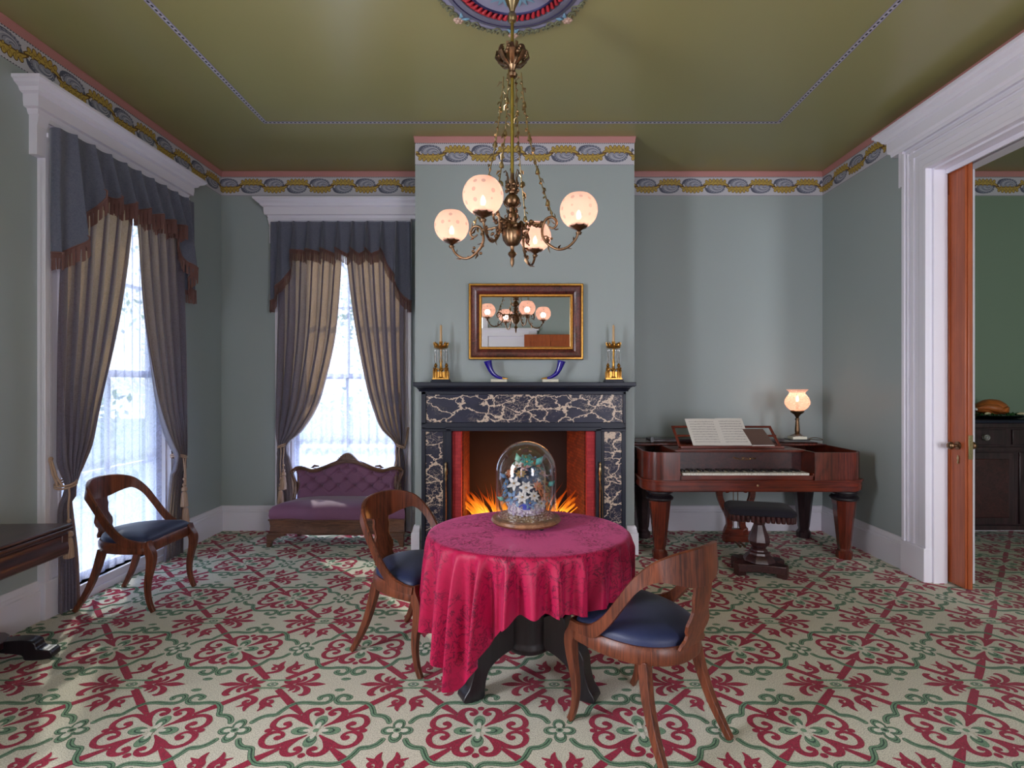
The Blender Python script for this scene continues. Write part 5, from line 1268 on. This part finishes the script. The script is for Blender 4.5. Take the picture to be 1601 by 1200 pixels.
bk = empty('music_book', on_desk(2.1,.01,.012)); tag(bk, 'closed brown music book leaning behind the open sheet music', 'book'); mb.xf(Matrix.Translation(-bk.location)); mb.build('cover', M['brown_cover'], bk, bevel=.002)
mb = MB(); slab(mb, [on_desk(2.043,.004,.010), on_desk(2.238,.004,.010), on_desk(2.170,.162,.010), on_desk(1.985,.162,.010)], .006, 0); mb.xf(Matrix.Translation(-bk.location)); mb.build('pages', M['paper'], bk)

# ---- oil lamp on the piano
LX, LY, LZ = 2.575, 4.86, .946
lp = empty('oil_lamp', (LX, LY, LZ)); tag(lp, 'lit oil lamp with frosted tulip shade standing on the piano lid', 'lamp')
MB().box((-.088,-.060,0), (.088,.060,.010)).build('plinth', M['ebony'], lp, bevel=.002)
MB().box((-.065,-.05,.010), (.065,.05,.034)).build('base', M['alab'], lp, bevel=.003)
MB().lathe([(.062,.034),(.062,.040),(.048,.046),(.036,.052),(.024,.056)], (0,0,0), 4, rot=PI/4).build('foot', M['silver'], lp, smooth=20)
MB().lathe([(.022,.052),(.026,.058),(.017,.064),(.020,.07),(.021,.09),(.017,.15),(.014,.185),(.020,.190),(.020,.196),(.012,.202),(.014,.212),(.028,.235),(.052,.252),(.058,.262),(.058,.270),(.046,.276),(.030,.280)], (0,0,0), 24, wob=lambda a, z: 1+.05*math.cos(8*a) if .06 < z < .19 else 1).build('stem', M['brass'], lp)
def shade_mat():
    m = NT('frosted_shade'); v = m.obj(); n = m.noise(v, 40, 3)
    t = m.N('BsdfTranslucent', {'Color': srgb(226, 176, 158)}); d = m.N('BsdfDiffuse', {'Color': srgb(206, 172, 164)}); tr = m.N('BsdfTransparent')
    a = m.N('MixShader', {0: .65, 1: d.outputs[0], 2: t.outputs[0]}); f = m.ramp(n.outputs[0], [(.4, (.35,.35,.35)), (.6, (.6,.6,.6))])
    x = m.N('MixShader', {0: f, 1: tr.outputs[0], 2: a.outputs[0]}); e_ = m.N('Emission', {'Color': (1,.62,.42,1), 'Strength': .12}); ad = m.N('AddShader', {0: x.outputs[0], 1: e_.outputs[0]})
    m.l.new(ad.outputs[0], m.out.inputs[0]); return m.mat
M['shade'] = shade_mat()
MB().lathe([(.044,.272),(.062,.278),(.086,.300),(.103,.330),(.106,.355),(.097,.385),(.078,.412),(.068,.428),(.066,.440),(.074,.452),(.086,.462),(.088,.466)], (0,0,0), 48, cap=False, wob=lambda a, z: 1+(.035*math.cos(12*a) if z > .45 else 0)).build('lamp_shade', M['shade'], lp, smooth=60, solid=.002)
bulb = NT('flame_bulb'); e_ = bulb.N('Emission', {'Color': (1,.80,.52,1), 'Strength': 9.0}); bulb.noise(bulb.obj(), 2); bulb.l.new(e_.outputs[0], bulb.out.inputs[0]); M['bulb'] = bulb.mat
MB().lathe([(.004,.352),(.011,.364),(.013,.380),(.008,.398),(.001,.412)], (0,0,0), 14).build('flame', M['bulb'], lp, smooth=180)
MB().lathe([(.010,.276),(.012,.30),(.008,.33),(.006,.352)], (0,0,0), 14).build('burner', M['brass'], lp)
point_light('oil_lamp_light', (LX, LY, LZ+.385), 1.4, (1.0,.70,.50), .03)
o = MB().tube(cr_path([(LX+.09, LY, .950),(LX+.16,LY+.02,.966),(LX+.24,LY+.05,.955),(LX+.28,LY+.09,.936),(LX+.20,LY+.20,.934)], 6), .0035, 6).build('lamp_cord', M['brass']); tag(o, 'thin cord trailing over the piano lid behind the oil lamp', 'cord')

# ---- piano stool
sx_, sy_ = 1.860, 4.07
sl = empty('piano_stool', (sx_, sy_, .003), math.radians(-14)); tag(sl, 'pedestal stool with dark velvet seat and scalloped rim before the piano', 'stool')
def rrect(a, b, r, n=6, wob=0):
    pts = []
    for cx_, cy_, a0 in ((a-r,b-r,0),(-a+r,b-r,PI/2),(-a+r,-b+r,PI),(a-r,-b+r,3*PI/2)):
        for k in range(n+1): t = a0+PI/2*k/n; pts.append((cx_+r*math.cos(t), cy_+r*math.sin(t)))
    return pts
def ringz(a, b, r, z): return [(x, y, z) for x, y in rrect(a, b, r)]
MB().loft([ringz(.235,.160,.05,.470), ringz(.242,.167,.055,.485), ringz(.238,.163,.055,.505), ringz(.215,.14,.05,.522), ringz(.12,.07,.04,.530), ringz(.01,.01,.005,.531)]).build('cushion', M['velvet_dark'], sl, smooth=80)
# scalloped skirt of half-round gadroons
mb = MB(); per = rrect(.225,.150,.05,3); L = []
for i in range(len(per)):
    a = np.array(per[i]); b = np.array(per[(i+1) % len(per)]); d = np.linalg.norm(b-a); n = max(1, round(d/.036))
    for k in range(n): L.append(a+(b-a)*k/n)
for p in L: mb.lathe([(.004,.420),(.014,.424),(.017,.436),(.017,.470),(.010,.474)], (p[0],p[1],0), 10)
mb.loft([ringz(.222,.147,.05,.440), ringz(.222,.147,.05,.474)]); mb.build('skirt', M['rosewood'], sl, smooth=50)
MB().lathe([(.03,.430),(.055,.425),(.050,.40),(.040,.375),(.055,.33),(.075,.28),(.080,.25),(.072,.225),(.052,.205),(.048,.195),(.060,.185),(.062,.175),(.075,.165),(.080,.150),(.100,.135),(.112,.115),(.118,.10),(.04,.09)], (0,0,0), 8, rot=PI/8).build('pedestal', M['rosewood'], sl, smooth=25)
mb = MB(); pts = []
for k in range(4):
    a = PI/2*k+PI/4; c_, s_ = math.cos(a), math.sin(a)
    for d, w in ((.19,-.035),(.19,.035),(.10,.055)): pass
star = []
for k in range(4):
    a = PI/2*k+math.radians(28 if k % 2 == 0 else 62); e1 = Vector((math.cos(a), math.sin(a), 0)); e2 = Vector((-math.sin(a), math.cos(a), 0))
    for d, w in ((.205,-.034),(.205,.034)): star.append((e1*d+e2*w)[:2])
    a2 = PI/2*k+PI/2; m_ = .105 if k % 2 == 0 else .125; star.append((math.cos(a2)*m_, math.sin(a2)*m_))
mb.prism(star, .035, .095); mb.build('platform', M['rosewood'], sl, bevel=.006)
for k in range(4):
    a = PI/2*k+math.radians(28 if k % 2 == 0 else 62); mb = MB(); mb.box((.135,-.032,0), (.205,.032,.045)); mb.xf(Matrix.Rotation(a, 4, 'Z')); mb.build('foot', M['rosewood'], sl, bevel=.006)

# ================================================================ dining room beyond the sliding door
SBY = 4.84
sb = empty('sideboard', (4.75, 5.04, .003)); tag(sb, 'dark sideboard with glass knobs in the dining room beyond the door', 'sideboard'); inv = Matrix.Translation(-sb.location)
X0, X1 = 3.95, 5.55
def sbb(mb, name, mat, parent=sb, **k): mb.xf(inv); return mb.build(name, mat, parent, **k)
mb = MB(); mb.box((X0, SBY, .145), (X1, 5.235, 1.06)); mb.box((X0-.01, SBY-.03, .125), (X1+.01, SBY+.01, .165)); mb.box((X0-.01, SBY-.02, .845), (X1+.01, SBY+.01, .885)); mb.box((X0, SBY-.022, 1.06), (X1, 5.235, 1.105)); sbb(mb, 'body', M['darkwood'], bevel=.004)
mb = MB(); mb.box((X0-.03, SBY-.05, 1.105), (X1+.03, 5.24, 1.135)); sbb(mb, 'top', M['black_slate'], bevel=.005)
for x in (X0+.05, X1-.05):
    for y in (SBY+.04, 5.19): mb = MB(); mb.lathe([(.03,0),(.035,.03),(.022,.05),(.035,.12),(.04,.146)], (x,y,0), 12); sbb(mb, 'leg', M['darkwood'])
kn = [(.022,0),(.012,.008),(.010,.018),(.024,.026),(.028,.036),(.020,.046),(.006,.050)]
def knob(x, z, parent):
    mb = MB().lathe(kn, (0,0,0), 12); mb.xf(Matrix.Translation((x, SBY-.012, z)) @ Matrix.Rotation(PI/2, 4, 'X')); mb.xf(inv); mb.build('knob', M['crystal'], parent, smooth=20)
for a, b, kx in ((X0+.01, 4.485, 4.27), (4.525, 5.02, 4.80), (5.06, X1-.01, 5.3)):
    mb = MB(); mb.box((a+.01, SBY-.014, .905), (b-.01, SBY+.01, 1.045)); d = sbb(mb, 'drawer', M['darkwood'], bevel=.004); knob(kx, .975, d)
for a, b, kx in ((X0+.01, 4.56, 4.20), (4.60, 5.02, 4.67), (5.06, X1-.01, 5.2)):
    mb = MB(); mb.box((a, SBY-.012, .175), (b, SBY+.01, .835)); d = sbb(mb, 'door', M['darkwood'], bevel=.005)
    mb = MB(); mb.box((a+.06, SBY-.020, .235), (b-.06, SBY-.006, .775)); mb.xf(inv); mb.build('door_panel', M['rosewood'], d, bevel=.008)
    if kx != 4.20: knob(kx, .60, d)
M['turkey'] = paint('roast_skin', srgb(214, 118, 52), .45, .35, 14, .3, coat=.1); M['greens'] = paint('garnish_green', srgb(44, 104, 44), .6, .4, 40, .3)
tk = empty('platter', (4.55, 5.02, 1.135)); tag(tk, 'wide dark platter under the roast turkey on the sideboard', 'platter')
MB().lathe([(.02,.004),(.15,.004),(.22,.020),(.24,.030),(.235,.034),(.15,.012),(.02,.012)], (0,0,0), 40, sx=1.25, sy=.72).build('dish', M['pewter'] if 'pewter' in M else metal('pewter', srgb(90, 104, 112), srgb(60, 70, 78), .3), tk)
ty = empty('roast_turkey', (4.50, 5.01, 1.163)); tag(ty, 'golden brown roast turkey on its platter on the dark sideboard', 'turkey')
mb = MB(); rings = []
for x, r_, zc in ((-.15,.012,.075),(-.135,.035,.078),(-.10,.062,.082),(-.05,.078,.088),(.0,.082,.090),(.06,.078,.086),(.11,.062,.075),(.145,.035,.062),(.16,.010,.055)):
    rings.append([(x, r_*1.05*math.cos(2*PI*k/20), zc-.01+r_*(.95 if math.sin(2*PI*k/20) > 0 else .85)*math.sin(2*PI*k/20)) for k in range(20)])
mb.loft(rings); mb.build('body', M['turkey'], ty, smooth=180)
for sg in (-1,1):
    MB().tube([(.03,sg*.07,.055),(-.02,sg*.085,.07),(-.09,sg*.06,.085),(-.135,sg*.045,.078),(-.165,sg*.035,.066)], [.03,.038,.028,.015,.012], 14).build('leg', M['turkey'], ty, smooth=180)
    MB().tube([(.10,sg*.06,.075),(.06,sg*.085,.06),(.02,sg*.09,.045),(.06,sg*.095,.04)], [.018,.022,.016,.010], 12).build('wing', M['turkey'], ty, smooth=180)
    MB().sphere((-.172,sg*.034,.062), .014, 8, 6).build('paper_frill', M['paper'], ty)
mb = MB(); R = random.Random(2)
for k in range(120):
    a = R.uniform(0,2*PI); x, y = 4.52+.245*math.cos(a)*R.uniform(.8,1.1), 5.02+.125*math.sin(a)*R.uniform(.85,1.15)
    s_ = len(mb.v); mb.add([(0,0,0),(.5,-.3,.25),(1,0,.35),(.5,.3,.25)], [(0,1,2,3)], 0); mb.xf(Matrix.Translation((x,y,1.163)) @ Matrix.Rotation(R.uniform(0,6), 4,'Z') @ Matrix.Rotation(R.uniform(-.9,.1), 4,'Y') @ Matrix.Diagonal((.035,.035,.035,1)), s_)
o = mb.build('garnish', M['greens'], solid=.001, smooth=0); tag(o, 'green leaves heaped round the roast turkey on the platter', 'garnish', kind='stuff')
pcm = paint('pale_root', srgb(216, 206, 170), .5, .1, 20, 0)
for i, (x, y, rz, w) in enumerate(((4.39,4.93,.3,'left'),(4.70,4.92,-.4,'right'))):
    o = MB().tube([(-.03,0,.0),(0,0,.006),(.035,0,.003)], [.006,.013,.010], 10).build('parsnip', pcm, loc=(x, y, 1.182)); o.rotation_euler = (0,0,rz); tag(o, 'pale piece of vegetable on the %s end of the turkey platter' % w, 'vegetable')
o = MB().lathe([(.03,0),(.04,.01),(.052,.05),(.055,.055),(.050,.055),(.038,.014),(.004,.010)], (0,0,0), 24).build('bowl', M['brass_pale'], loc=(4.235, 4.93, 1.135)); tag(o, 'small metal bowl left of the turkey platter on the sideboard', 'bowl')
MB_red = paint('red_fruit', srgb(120, 20, 30), .4, .2, 20, 0)
for i, (x, y, z, w) in enumerate(((4.222,4.925,1.168,'left red fruit in the small metal bowl on the sideboard'),(4.252,4.945,1.17,'right red fruit in the small metal bowl on the sideboard'))):
    o = MB().sphere((0,0,0), .021, 14, 10).build('red_fruit', MB_red, smooth=180, loc=(x,y,z)); tag(o, w, 'fruit')
# ================================================================ ceiling medallion
CXC, CYC = -.034, 2.745
cmn = empty('ceiling_medallion', (CXC, CYC, H)); tag(cmn, 'round painted plaster medallion with red rope ring on the olive ceiling', 'ceiling medallion')
M['med_lilac'] = paint('medallion_lilac', srgb(150, 154, 186), .6, .06); M['med_gray'] = paint('medallion_grey_blue', srgb(112, 116, 140), .6, .06)
M['med_red'] = paint('medallion_red', srgb(186, 34, 50), .5, .15, 40); M['med_navy'] = paint('medallion_navy', srgb(44, 40, 90), .5, .05); M['med_green'] = paint('medallion_sage', srgb(120, 124, 96), .6, .15, 30); M['med_rose'] = paint('medallion_rose', srgb(206, 176, 160), .6, .1, 30); M['med_blue'] = paint('medallion_pale_blue', srgb(128, 176, 204), .6, .1)
def mring(name, prof, mat): return MB().lathe(prof, (0,0,0), 72, cap=False).build(name, mat, cmn, smooth=50)
mring('disc', [(.002,-.012),(.262,-.012),(.262,-.001)], M['med_lilac'])
mring('ring', [(.258,-.008),(.262,-.020),(.268,-.020),(.272,-.010)], M['med_navy'])
mring('ring', [(.312,-.010),(.318,-.026),(.345,-.030),(.355,-.022),(.385,-.018),(.392,-.008),(.40,-.001)], M['med_gray'])
mring('ring', [(.350,-.024),(.356,-.0285),(.362,-.024)], M['med_navy'])
mring('ring', [(.362,-.012),(.405,-.014),(.425,-.010),(.430,-.001)], M['med_lilac'])
mring('rope_bed', [(.268,-.010),(.314,-.012)], M['med_navy'])
mb = MB(); n = 56
for k in range(n):
    a = 2*PI*k/n; b = a+.075
    mb.tube([(.274*math.cos(a), .274*math.sin(a), -.012), (.292*math.cos((a+b)/2), .292*math.sin((a+b)/2), -.026), (.311*math.cos(b), .311*math.sin(b), -.014)], [.007,.0125,.008], 8)
mb.build('rope', M['med_red'], cmn, smooth=60)
mb = MB()
for k in range(8):                                               # scrolling acanthus between the roses
    a0 = 2*PI*k/8+PI/2*0
    for sg in (-1,1):
        for d, r0, s_ in ((.10,.43,.026),(.19,.425,.020),(.275,.43,.016),(.335,.428,.014)):
            a = a0+sg*d; c = Vector((r0*math.cos(a), r0*math.sin(a), -.014)); pts = []
            for i in range(12):
                t = i/11; th = a*1+sg*(t*5.2+.6); rr = s_*(1-.75*t); pts.append(c+Vector((rr*math.cos(th), rr*math.sin(th), -.006*t)))
            mb.tube(pts, [.0075*(1-.5*i/11) for i in range(12)], 6)
        pts = [Vector(((.415+.02*math.sin(t*9))*math.cos(a0+sg*(.06+t*.32)), (.415+.02*math.sin(t*9))*math.sin(a0+sg*(.06+t*.32)), -.012)) for t in np.linspace(0,1,12)]
        mb.tube(pts, .006, 6)
mb.build('acanthus', M['med_green'], cmn)
for k in range(8):
    a0 = 2*PI*k/8; mb = MB(); c = Vector((.448*math.cos(a0), .448*math.sin(a0), -.012)); mb.sphere(c, .015, 10, 8, sc=(1,1,.9))
    for p in range(6): t = 2*PI*p/6; mb.sphere(c+Vector((.019*math.cos(t), .019*math.sin(t), -.0)), .013, 8, 6, sc=(1,1,.7))
    mb.build('rose', M['med_rose'], cmn)
mb = MB()
for k in range(8):
    a0 = 2*PI*(k+.5)/8
    for sg in (-1,0,1): mb.tube([(.10*math.cos(a0), .10*math.sin(a0), -.014), (.16*math.cos(a0+sg*.12), .16*math.sin(a0+sg*.12), -.020), (.21*math.cos(a0+sg*.22), .21*math.sin(a0+sg*.22), -.014)], [.004,.012,.003], 6, flat=.4)
    for sg in (-1,1): mb.tube([(.385*math.cos(a0+sg*.31), .385*math.sin(a0+sg*.31), -.02), (.40*math.cos(a0+sg*.35), .40*math.sin(a0+sg*.35), -.024), (.432*math.cos(a0+sg*.38), .432*math.sin(a0+sg*.38), -.014)], [.003,.012,.003], 6, flat=.4)
mb.build('leaf_motif', M['med_blue'], cmn)

# ================================================================ gasolier
def zpx(z): return z
ch = empty('chandelier', (CXC, CYC, 2.07)); tag(ch, 'brass four-arm gasolier with frosted globes hanging from the ceiling', 'chandelier')
Z0 = 2.07
def cb(mb, name, mat, parent=ch, **k): mb.xf(Matrix.Translation((0,0,-Z0))); return mb.build(name, mat, parent, **k)
br = M['brass']
cb(MB().lathe([(.009,2.52),(.009,H-.10)], (0,0,0), 16), 'rod', M['rod'])
cb(MB().lathe([(.009,3.345),(.020,3.352),(.026,3.372),(.020,3.392),(.012,3.40),(.016,3.42),(.030,3.45),(.045,3.49),(.050,3.53),(.060,3.56),(.075,H-.013)], (0,0,0), 24, wob=lambda a, z: 1+.06*math.cos(6*a)*(z > 3.41)), 'canopy', M['brass_pale'])
# upper vase with leaves and flowers
mb = MB(); mb.lathe([(.009,3.055),(.022,3.062),(.026,3.078),(.014,3.09),(.016,3.105),(.022,3.115),(.032,3.135),(.040,3.165),(.034,3.185),(.02,3.20),(.009,3.215)], (0,0,0), 24, wob=lambda a, z: 1+.08*math.cos(8*a))
R = random.Random(4)
for k in range(8):
    a = 2*PI*k/8; c_, s_ = math.cos(a), math.sin(a)
    mb.tube([(.02*c_,.02*s_,3.12),(.060*c_,.060*s_,3.135),(.086*c_,.086*s_,3.165),(.080*c_,.080*s_,3.195),(.062*c_,.062*s_,3.19)], [.006,.014,.016,.010,.005], 6, flat=.35)
    mb.tube([(.02*c_,.02*s_,3.16),(.052*math.cos(a+.4),.052*math.sin(a+.4),3.185),(.060*math.cos(a+.4),.060*math.sin(a+.4),3.215),(.045*math.cos(a+.4),.045*math.sin(a+.4),3.225)], [.005,.010,.010,.004], 6, flat=.4)
    for q_ in range(3): mb.sphere((.072*math.cos(a+.39+q_*.1),.072*math.sin(a+.39+q_*.1),3.170+.014*q_-.012), .011, 7, 5)
cb(mb, 'upper_vase', br)
# centre column
mb = MB(); mb.lathe([(.009,2.56),(.012,2.53),(.022,2.50),(.020,2.47),(.016,2.455),(.030,2.44),(.038,2.425),(.039,2.405),(.028,2.390),(.014,2.382),(.014,2.372),(.018,2.366),(.020,2.358),(.026,2.335),(.027,2.318),(.022,2.305),(.034,2.296),(.054,2.290),(.056,2.278),(.046,2.270),(.049,2.256),(.050,2.235),(.046,2.212),(.036,2.196),(.030,2.186),(.012,2.180),(.009,2.168),(.010,2.156),(.020,2.146),(.023,2.138),(.016,2.128),(.009,2.120),(.011,2.104),(.009,2.086),(.001,2.070)], (0,0,0), 32, wob=lambda a, z: 1+(.05*math.cos(12*a) if (2.38 < z < 2.45 or 2.18 < z < 2.265) else 0))
cb(mb, 'column', br, smooth=45)
mb = MB()
for k in range(6):
    a = 2*PI*k/6+.3; c_, s_ = math.cos(a), math.sin(a)
    mb.tube([(.014*c_,.014*s_,2.46),(.030*c_,.030*s_,2.50),(.026*c_,.026*s_,2.54),(.036*c_,.036*s_,2.572),(.046*c_,.046*s_,2.560)], [.005,.010,.008,.007,.004], 6, flat=.4)
    for zz_, r3 in ((2.395,.034),(2.355,.022),(2.32,.030),(2.50,.026)):
        mb.tube([(r3*.7*c_,r3*.7*s_,zz_-.012),(r3*1.25*c_,r3*1.25*s_,zz_),(r3*1.35*c_,r3*1.35*s_,zz_+.016),(r3*1.0*c_,r3*1.0*s_,zz_+.022)], [.003,.008,.007,.003], 6, flat=.4)
    for q_ in range(2): mb.sphere((.030*math.cos(a+.5),.030*math.sin(a+.5),2.47+.025*q_), .010, 7, 5)
    mb.tube([(.045*c_,.045*s_,2.285),(.066*c_,.066*s_,2.295),(.080*c_,.080*s_,2.275),(.070*c_,.070*s_,2.262)], [.006,.012,.010,.004], 6, flat=.4)
    mb.sphere((.062*math.cos(a+.5),.062*math.sin(a+.5),2.272), .012, 7, 5)
cb(mb, 'foliage', br)
def globe_mat():
    m = NT('etched_globe'); v = m.obj()
    star = m.N('TexVoronoi', {'Vector': v, 'Scale': 24.0, 'Randomness': .15}, feature='F1').outputs[0]
    dots = m.ramp(star, [(0.0, (1,1,1)), (.22, (1,1,1)), (.27, (0,0,0))])
    t = m.N('BsdfTranslucent', {'Color': m.mix(dots, srgb(214, 168, 150), srgb(176, 146, 138))}); d = m.N('BsdfDiffuse', {'Color': m.mix(dots, srgb(186, 152, 146), srgb(140, 122, 122))}); tr = m.N('BsdfTransparent', {'Color': (1,.93,.88,1)})
    a = m.N('MixShader', {0: .5, 1: d.outputs[0], 2: t.outputs[0]}); x = m.N('MixShader', {0: .62, 1: tr.outputs[0], 2: a.outputs[0]})
    e_ = m.N('Emission', {'Color': m.mix(dots, (1,.70,.58,1), (.55,.36,.30,1)), 'Strength': .10}); ad = m.N('AddShader', {0: x.outputs[0], 1: e_.outputs[0]})
    m.l.new(ad.outputs[0], m.out.inputs[0]); return m.mat
M['globe'] = globe_mat()
armpts = [(.20,2.262),(.222,2.250),(.240,2.262),(.240,2.285),(.222,2.306),(.196,2.305),(.178,2.290),(.166,2.255),(.168,2.215),(.190,2.180),(.232,2.148),(.270,2.140),(.305,2.150),(.335,2.175),(.352,2.205),(.357,2.228)]
for k in range(4):
    a = math.radians(-21.3+90*k); c_, s_ = math.cos(a), math.sin(a); Rm = Matrix.Rotation(a, 4, 'Z')
    lab = {0:'right',1:'far',2:'left',3:'near'}[k]
    mb = MB(); q_ = cr_path(armpts, 4); rr = [interp(i, [0,10,20,60], [.004,.007,.0075,.0065]) for i in range(len(q_))]
    mb.tube([(p[0], 0, p[1]) for p in q_], rr, 8); mb.tube([(.045,0,2.280),(.10,0,2.288),(.14,0,2.283),(.176,0,2.283)], [.008,.006,.007,.006], 8)
    mb.lathe([(.012,2.205),(.016,2.215),(.008,2.222),(.022,2.232),(.040,2.240),(.046,2.248),(.044,2.252),(.018,2.246)], (.357,0,0), 24, wob=lambda t, z: 1+.08*math.cos(8*t)*(z > 2.23))
    mb.xf(Rm); arm = cb(mb, 'arm', br, smooth=50)
    mb = MB(); R = random.Random(30+k)
    for i, t in enumerate((4,9,14,20,26,32,37,42,47,52,56)):      # leaves wrapped round the arm
        p = q_[min(t, len(q_)-1)]; p2 = q_[min(t+3, len(q_)-1)]; d = Vector((p2[0]-p[0],0,p2[1]-p[1])).normalized(); n_ = Vector((-d.z,0,d.x))*(1 if i % 2 else -1); o3 = Vector((p[0],0,p[1])); L = R.uniform(.022,.036) if t < 40 else .018
        mb.tube([o3, o3+n_*L*.5+d*L*.3+Vector((0,R.uniform(-.01,.01),0)), o3+n_*L*.9+d*L*.9+Vector((0,R.uniform(-.018,.018),0))], [.004,L*.32,.002], 6, flat=.3)
    for i in range(13): mb.sphere((.07+.012*R.uniform(-1,1)+.008*i, R.uniform(-.018,.018), 2.276+R.uniform(-.022,.018)), R.uniform(.007,.012), 7, 5)
    for i in range(5): mb.sphere((.195+R.uniform(-.02,.03), R.uniform(-.012,.012), 2.175+R.uniform(-.018,.03)), R.uniform(.006,.010), 7, 5)
    mb.xf(Rm); mb.xf(Matrix.Translation((0,0,-Z0))); mb.build('leaf_wrap', br, arm)
    gx, gy, gz = .357*c_, .357*s_, 2.325
    prof = [(.036*1.0, -.083)]+[(.0935*math.sin(t), -.0915*math.cos(t)) for t in np.linspace(.42, PI-.62, 22)]
    mb = MB().lathe(prof, (gx, gy, gz), 40, cap=False); g_ = cb(mb, 'globe', M['globe'], smooth=180)
    mb = MB().lathe([(.006,-.045),(.011,-.035),(.012,-.022),(.007,-.008),(.001,.002)], (gx,gy,gz), 12); cb(mb, 'flame', M['bulb'], smooth=180)
    mb = MB().lathe([(.010,-.083),(.008,-.06),(.006,-.045)], (gx,gy,gz), 10); cb(mb, 'burner', M['brass_pale'])
    point_light('gas_jet', (CXC+gx, CYC+gy, gz-.02), 1.45, (1.0,.75,.62), .03)
    # garland chain from the upper vase out to the arm scroll
    mb = MB(); A_ = Vector((.050*c_, .050*s_, 3.075)); B_ = Vector((.222*c_, .222*s_, 2.305)); n = 30
    bow = .035
    pts = [A_.lerp(B_, t)-Vector((c_,s_,0))*bow*math.sin(PI*t)*.9 for t in np.linspace(0,1,n)]
    mb.tube(pts, .0035, 5); R = random.Random(80+k); sdv = Vector((-s_,c_,0))
    for i, p in enumerate(pts[1:-1]):
        w = Vector((R.uniform(-1,1), R.uniform(-1,1), R.uniform(-.6,.6))).normalized(); L = R.uniform(.018,.032)
        if i % 2 == 0: mb.tube([p, p+w*L*.6-Vector((0,0,.004)), p+w*L-Vector((0,0,L*.8))], [.0035,.0105,.003], 5, flat=.4)
        else: mb.tube([p-Vector((0,0,.010)), p+w*.006, p+Vector((0,0,.010))], [.003,.0085,.003], 6)
    for t in (.22,.45,.68,.9):
        p = A_.lerp(B_, t)-Vector((c_,s_,0))*bow*math.sin(PI*t)*.9; mb.lathe([(.002,.018),(.007,.012),(.011,-.004),(.012,-.014),(.002,-.018)], p, 8)
    cb(mb, 'garland', M['brass_pale'])

# ================================================================ trees and ground seen through the lace
M['grass'] = paint('lawn', srgb(96, 120, 62), .9, .3, 3, .2)
struct(MB().box((-30,-16,-.62), (-3.2,30,-.5)).build('ground_lawn', M['grass'])); struct(MB().box((-3.2,5.5,-.62), (14,30,-.5)).build('ground_lawn', M['grass']))
M['leaf'] = fabric('tree_leaves', srgb(86, 118, 60), srgb(38, 66, 34), 3, .6, 0, 0, (srgb(150, 190, 70), .35)); M['bark'] = paint('tree_bark', srgb(86, 74, 62), .9, .3, 8, .4)
def tree(x, y, h, r, seed, label):
    t = empty('tree', (x, y, -.5)); tag(t, label, 'tree', 'trees outside the windows'); R = random.Random(seed); mb = MB()
    mb.tube([(0,0,0),(.05*r,.02,h*.3),(-.04*r,.05,h*.62)], [.11*r,.085*r,.05*r], 10)
    for k in range(7):
        a = R.uniform(0,6.28); mb.tube([(0,.02,h*(.28+.05*k)),(r*.3*math.cos(a),r*.3*math.sin(a),h*(.42+.05*k)),(r*.75*math.cos(a),r*.75*math.sin(a),h*(.55+.05*k))], [.05*r,.035*r,.012*r], 7)
    mb.build('trunk', M['bark'], t); mb = MB(); vs = []; fs = []
    cl = [(R.gauss(0,r*.42), R.gauss(0,r*.42), h*R.uniform(.42,1.0)) for _ in range(34)]
    for c in cl:
        for k in range(95):
            p = Vector(c)+Vector((R.gauss(0,r*.17), R.gauss(0,r*.17), R.gauss(0,r*.15))); s_ = R.uniform(.035,.075)*max(1, r*.6)
            u = Vector((R.uniform(-1,1),R.uniform(-1,1),R.uniform(-1,1))).normalized(); w = u.orthogonal().normalized()
            b = len(vs); vs += [p-u*s_, p+w*s_*.45, p+u*s_, p-w*s_*.45]; fs.append((b,b+1,b+2,b+3))
    mb.add(vs, fs); mb.build('foliage', M['leaf'], t, smooth=0)
def hedge(x0, x1, y0, y1, h, seed, label):  # dense foliage added outside to darken the lower part of both windows
    t = empty('hedge', ((x0+x1)/2, (y0+y1)/2, -.5)); tag(t, label, 'hedge', 'hedges outside the windows'); R = random.Random(seed); vs = []; fs = []
    for k in range(5200):
        hh = h*(.86+.14*math.sin(k*.37)); p = Vector((R.uniform(x0-x1, x1-x0)/2, R.uniform(y0-y1, y1-y0)/2, hh*(R.random()**.7))); s_ = R.uniform(.04,.085)
        u = Vector((R.uniform(-1,1),R.uniform(-1,1),R.uniform(-1,1))).normalized(); w = u.orthogonal().normalized(); b = len(vs); vs += [p-u*s_, p+w*s_*.5, p+u*s_, p-w*s_*.5]; fs.append((b,b+1,b+2,b+3))
    MB().add(vs, fs).build('foliage', M['leaf'], t, smooth=0)
    MB().box(((x0-x1)/2*.9, (y0-y1)/2*.6, 0), ((x1-x0)/2*.9, (y1-y0)/2*.6, h*.72)).build('branches', M['bark'], t)
hedge(-4.2, .6, 7.5, 8.2, 1.9, 41, 'clipped green hedge low in the window behind the settee')
hedge(-6.6, -5.9, 2.6, 8.0, 1.9, 42, 'clipped green hedge low in the left wall window')
tree(-1.6, 9.8, 4.4, 1.5, 1, 'leafy tree seen through the lace of the window behind the settee')
tree(-4.0, 15.5, 6.2, 2.2, 2, 'taller tree farther off, seen through the window behind the settee')
tree(-8.0, 6.0, 5.0, 1.5, 3, 'leafy tree seen through the lace of the left wall window')
tree(-10.6, 11.0, 6.0, 2.2, 4, 'taller tree farther off, seen through the left wall window')
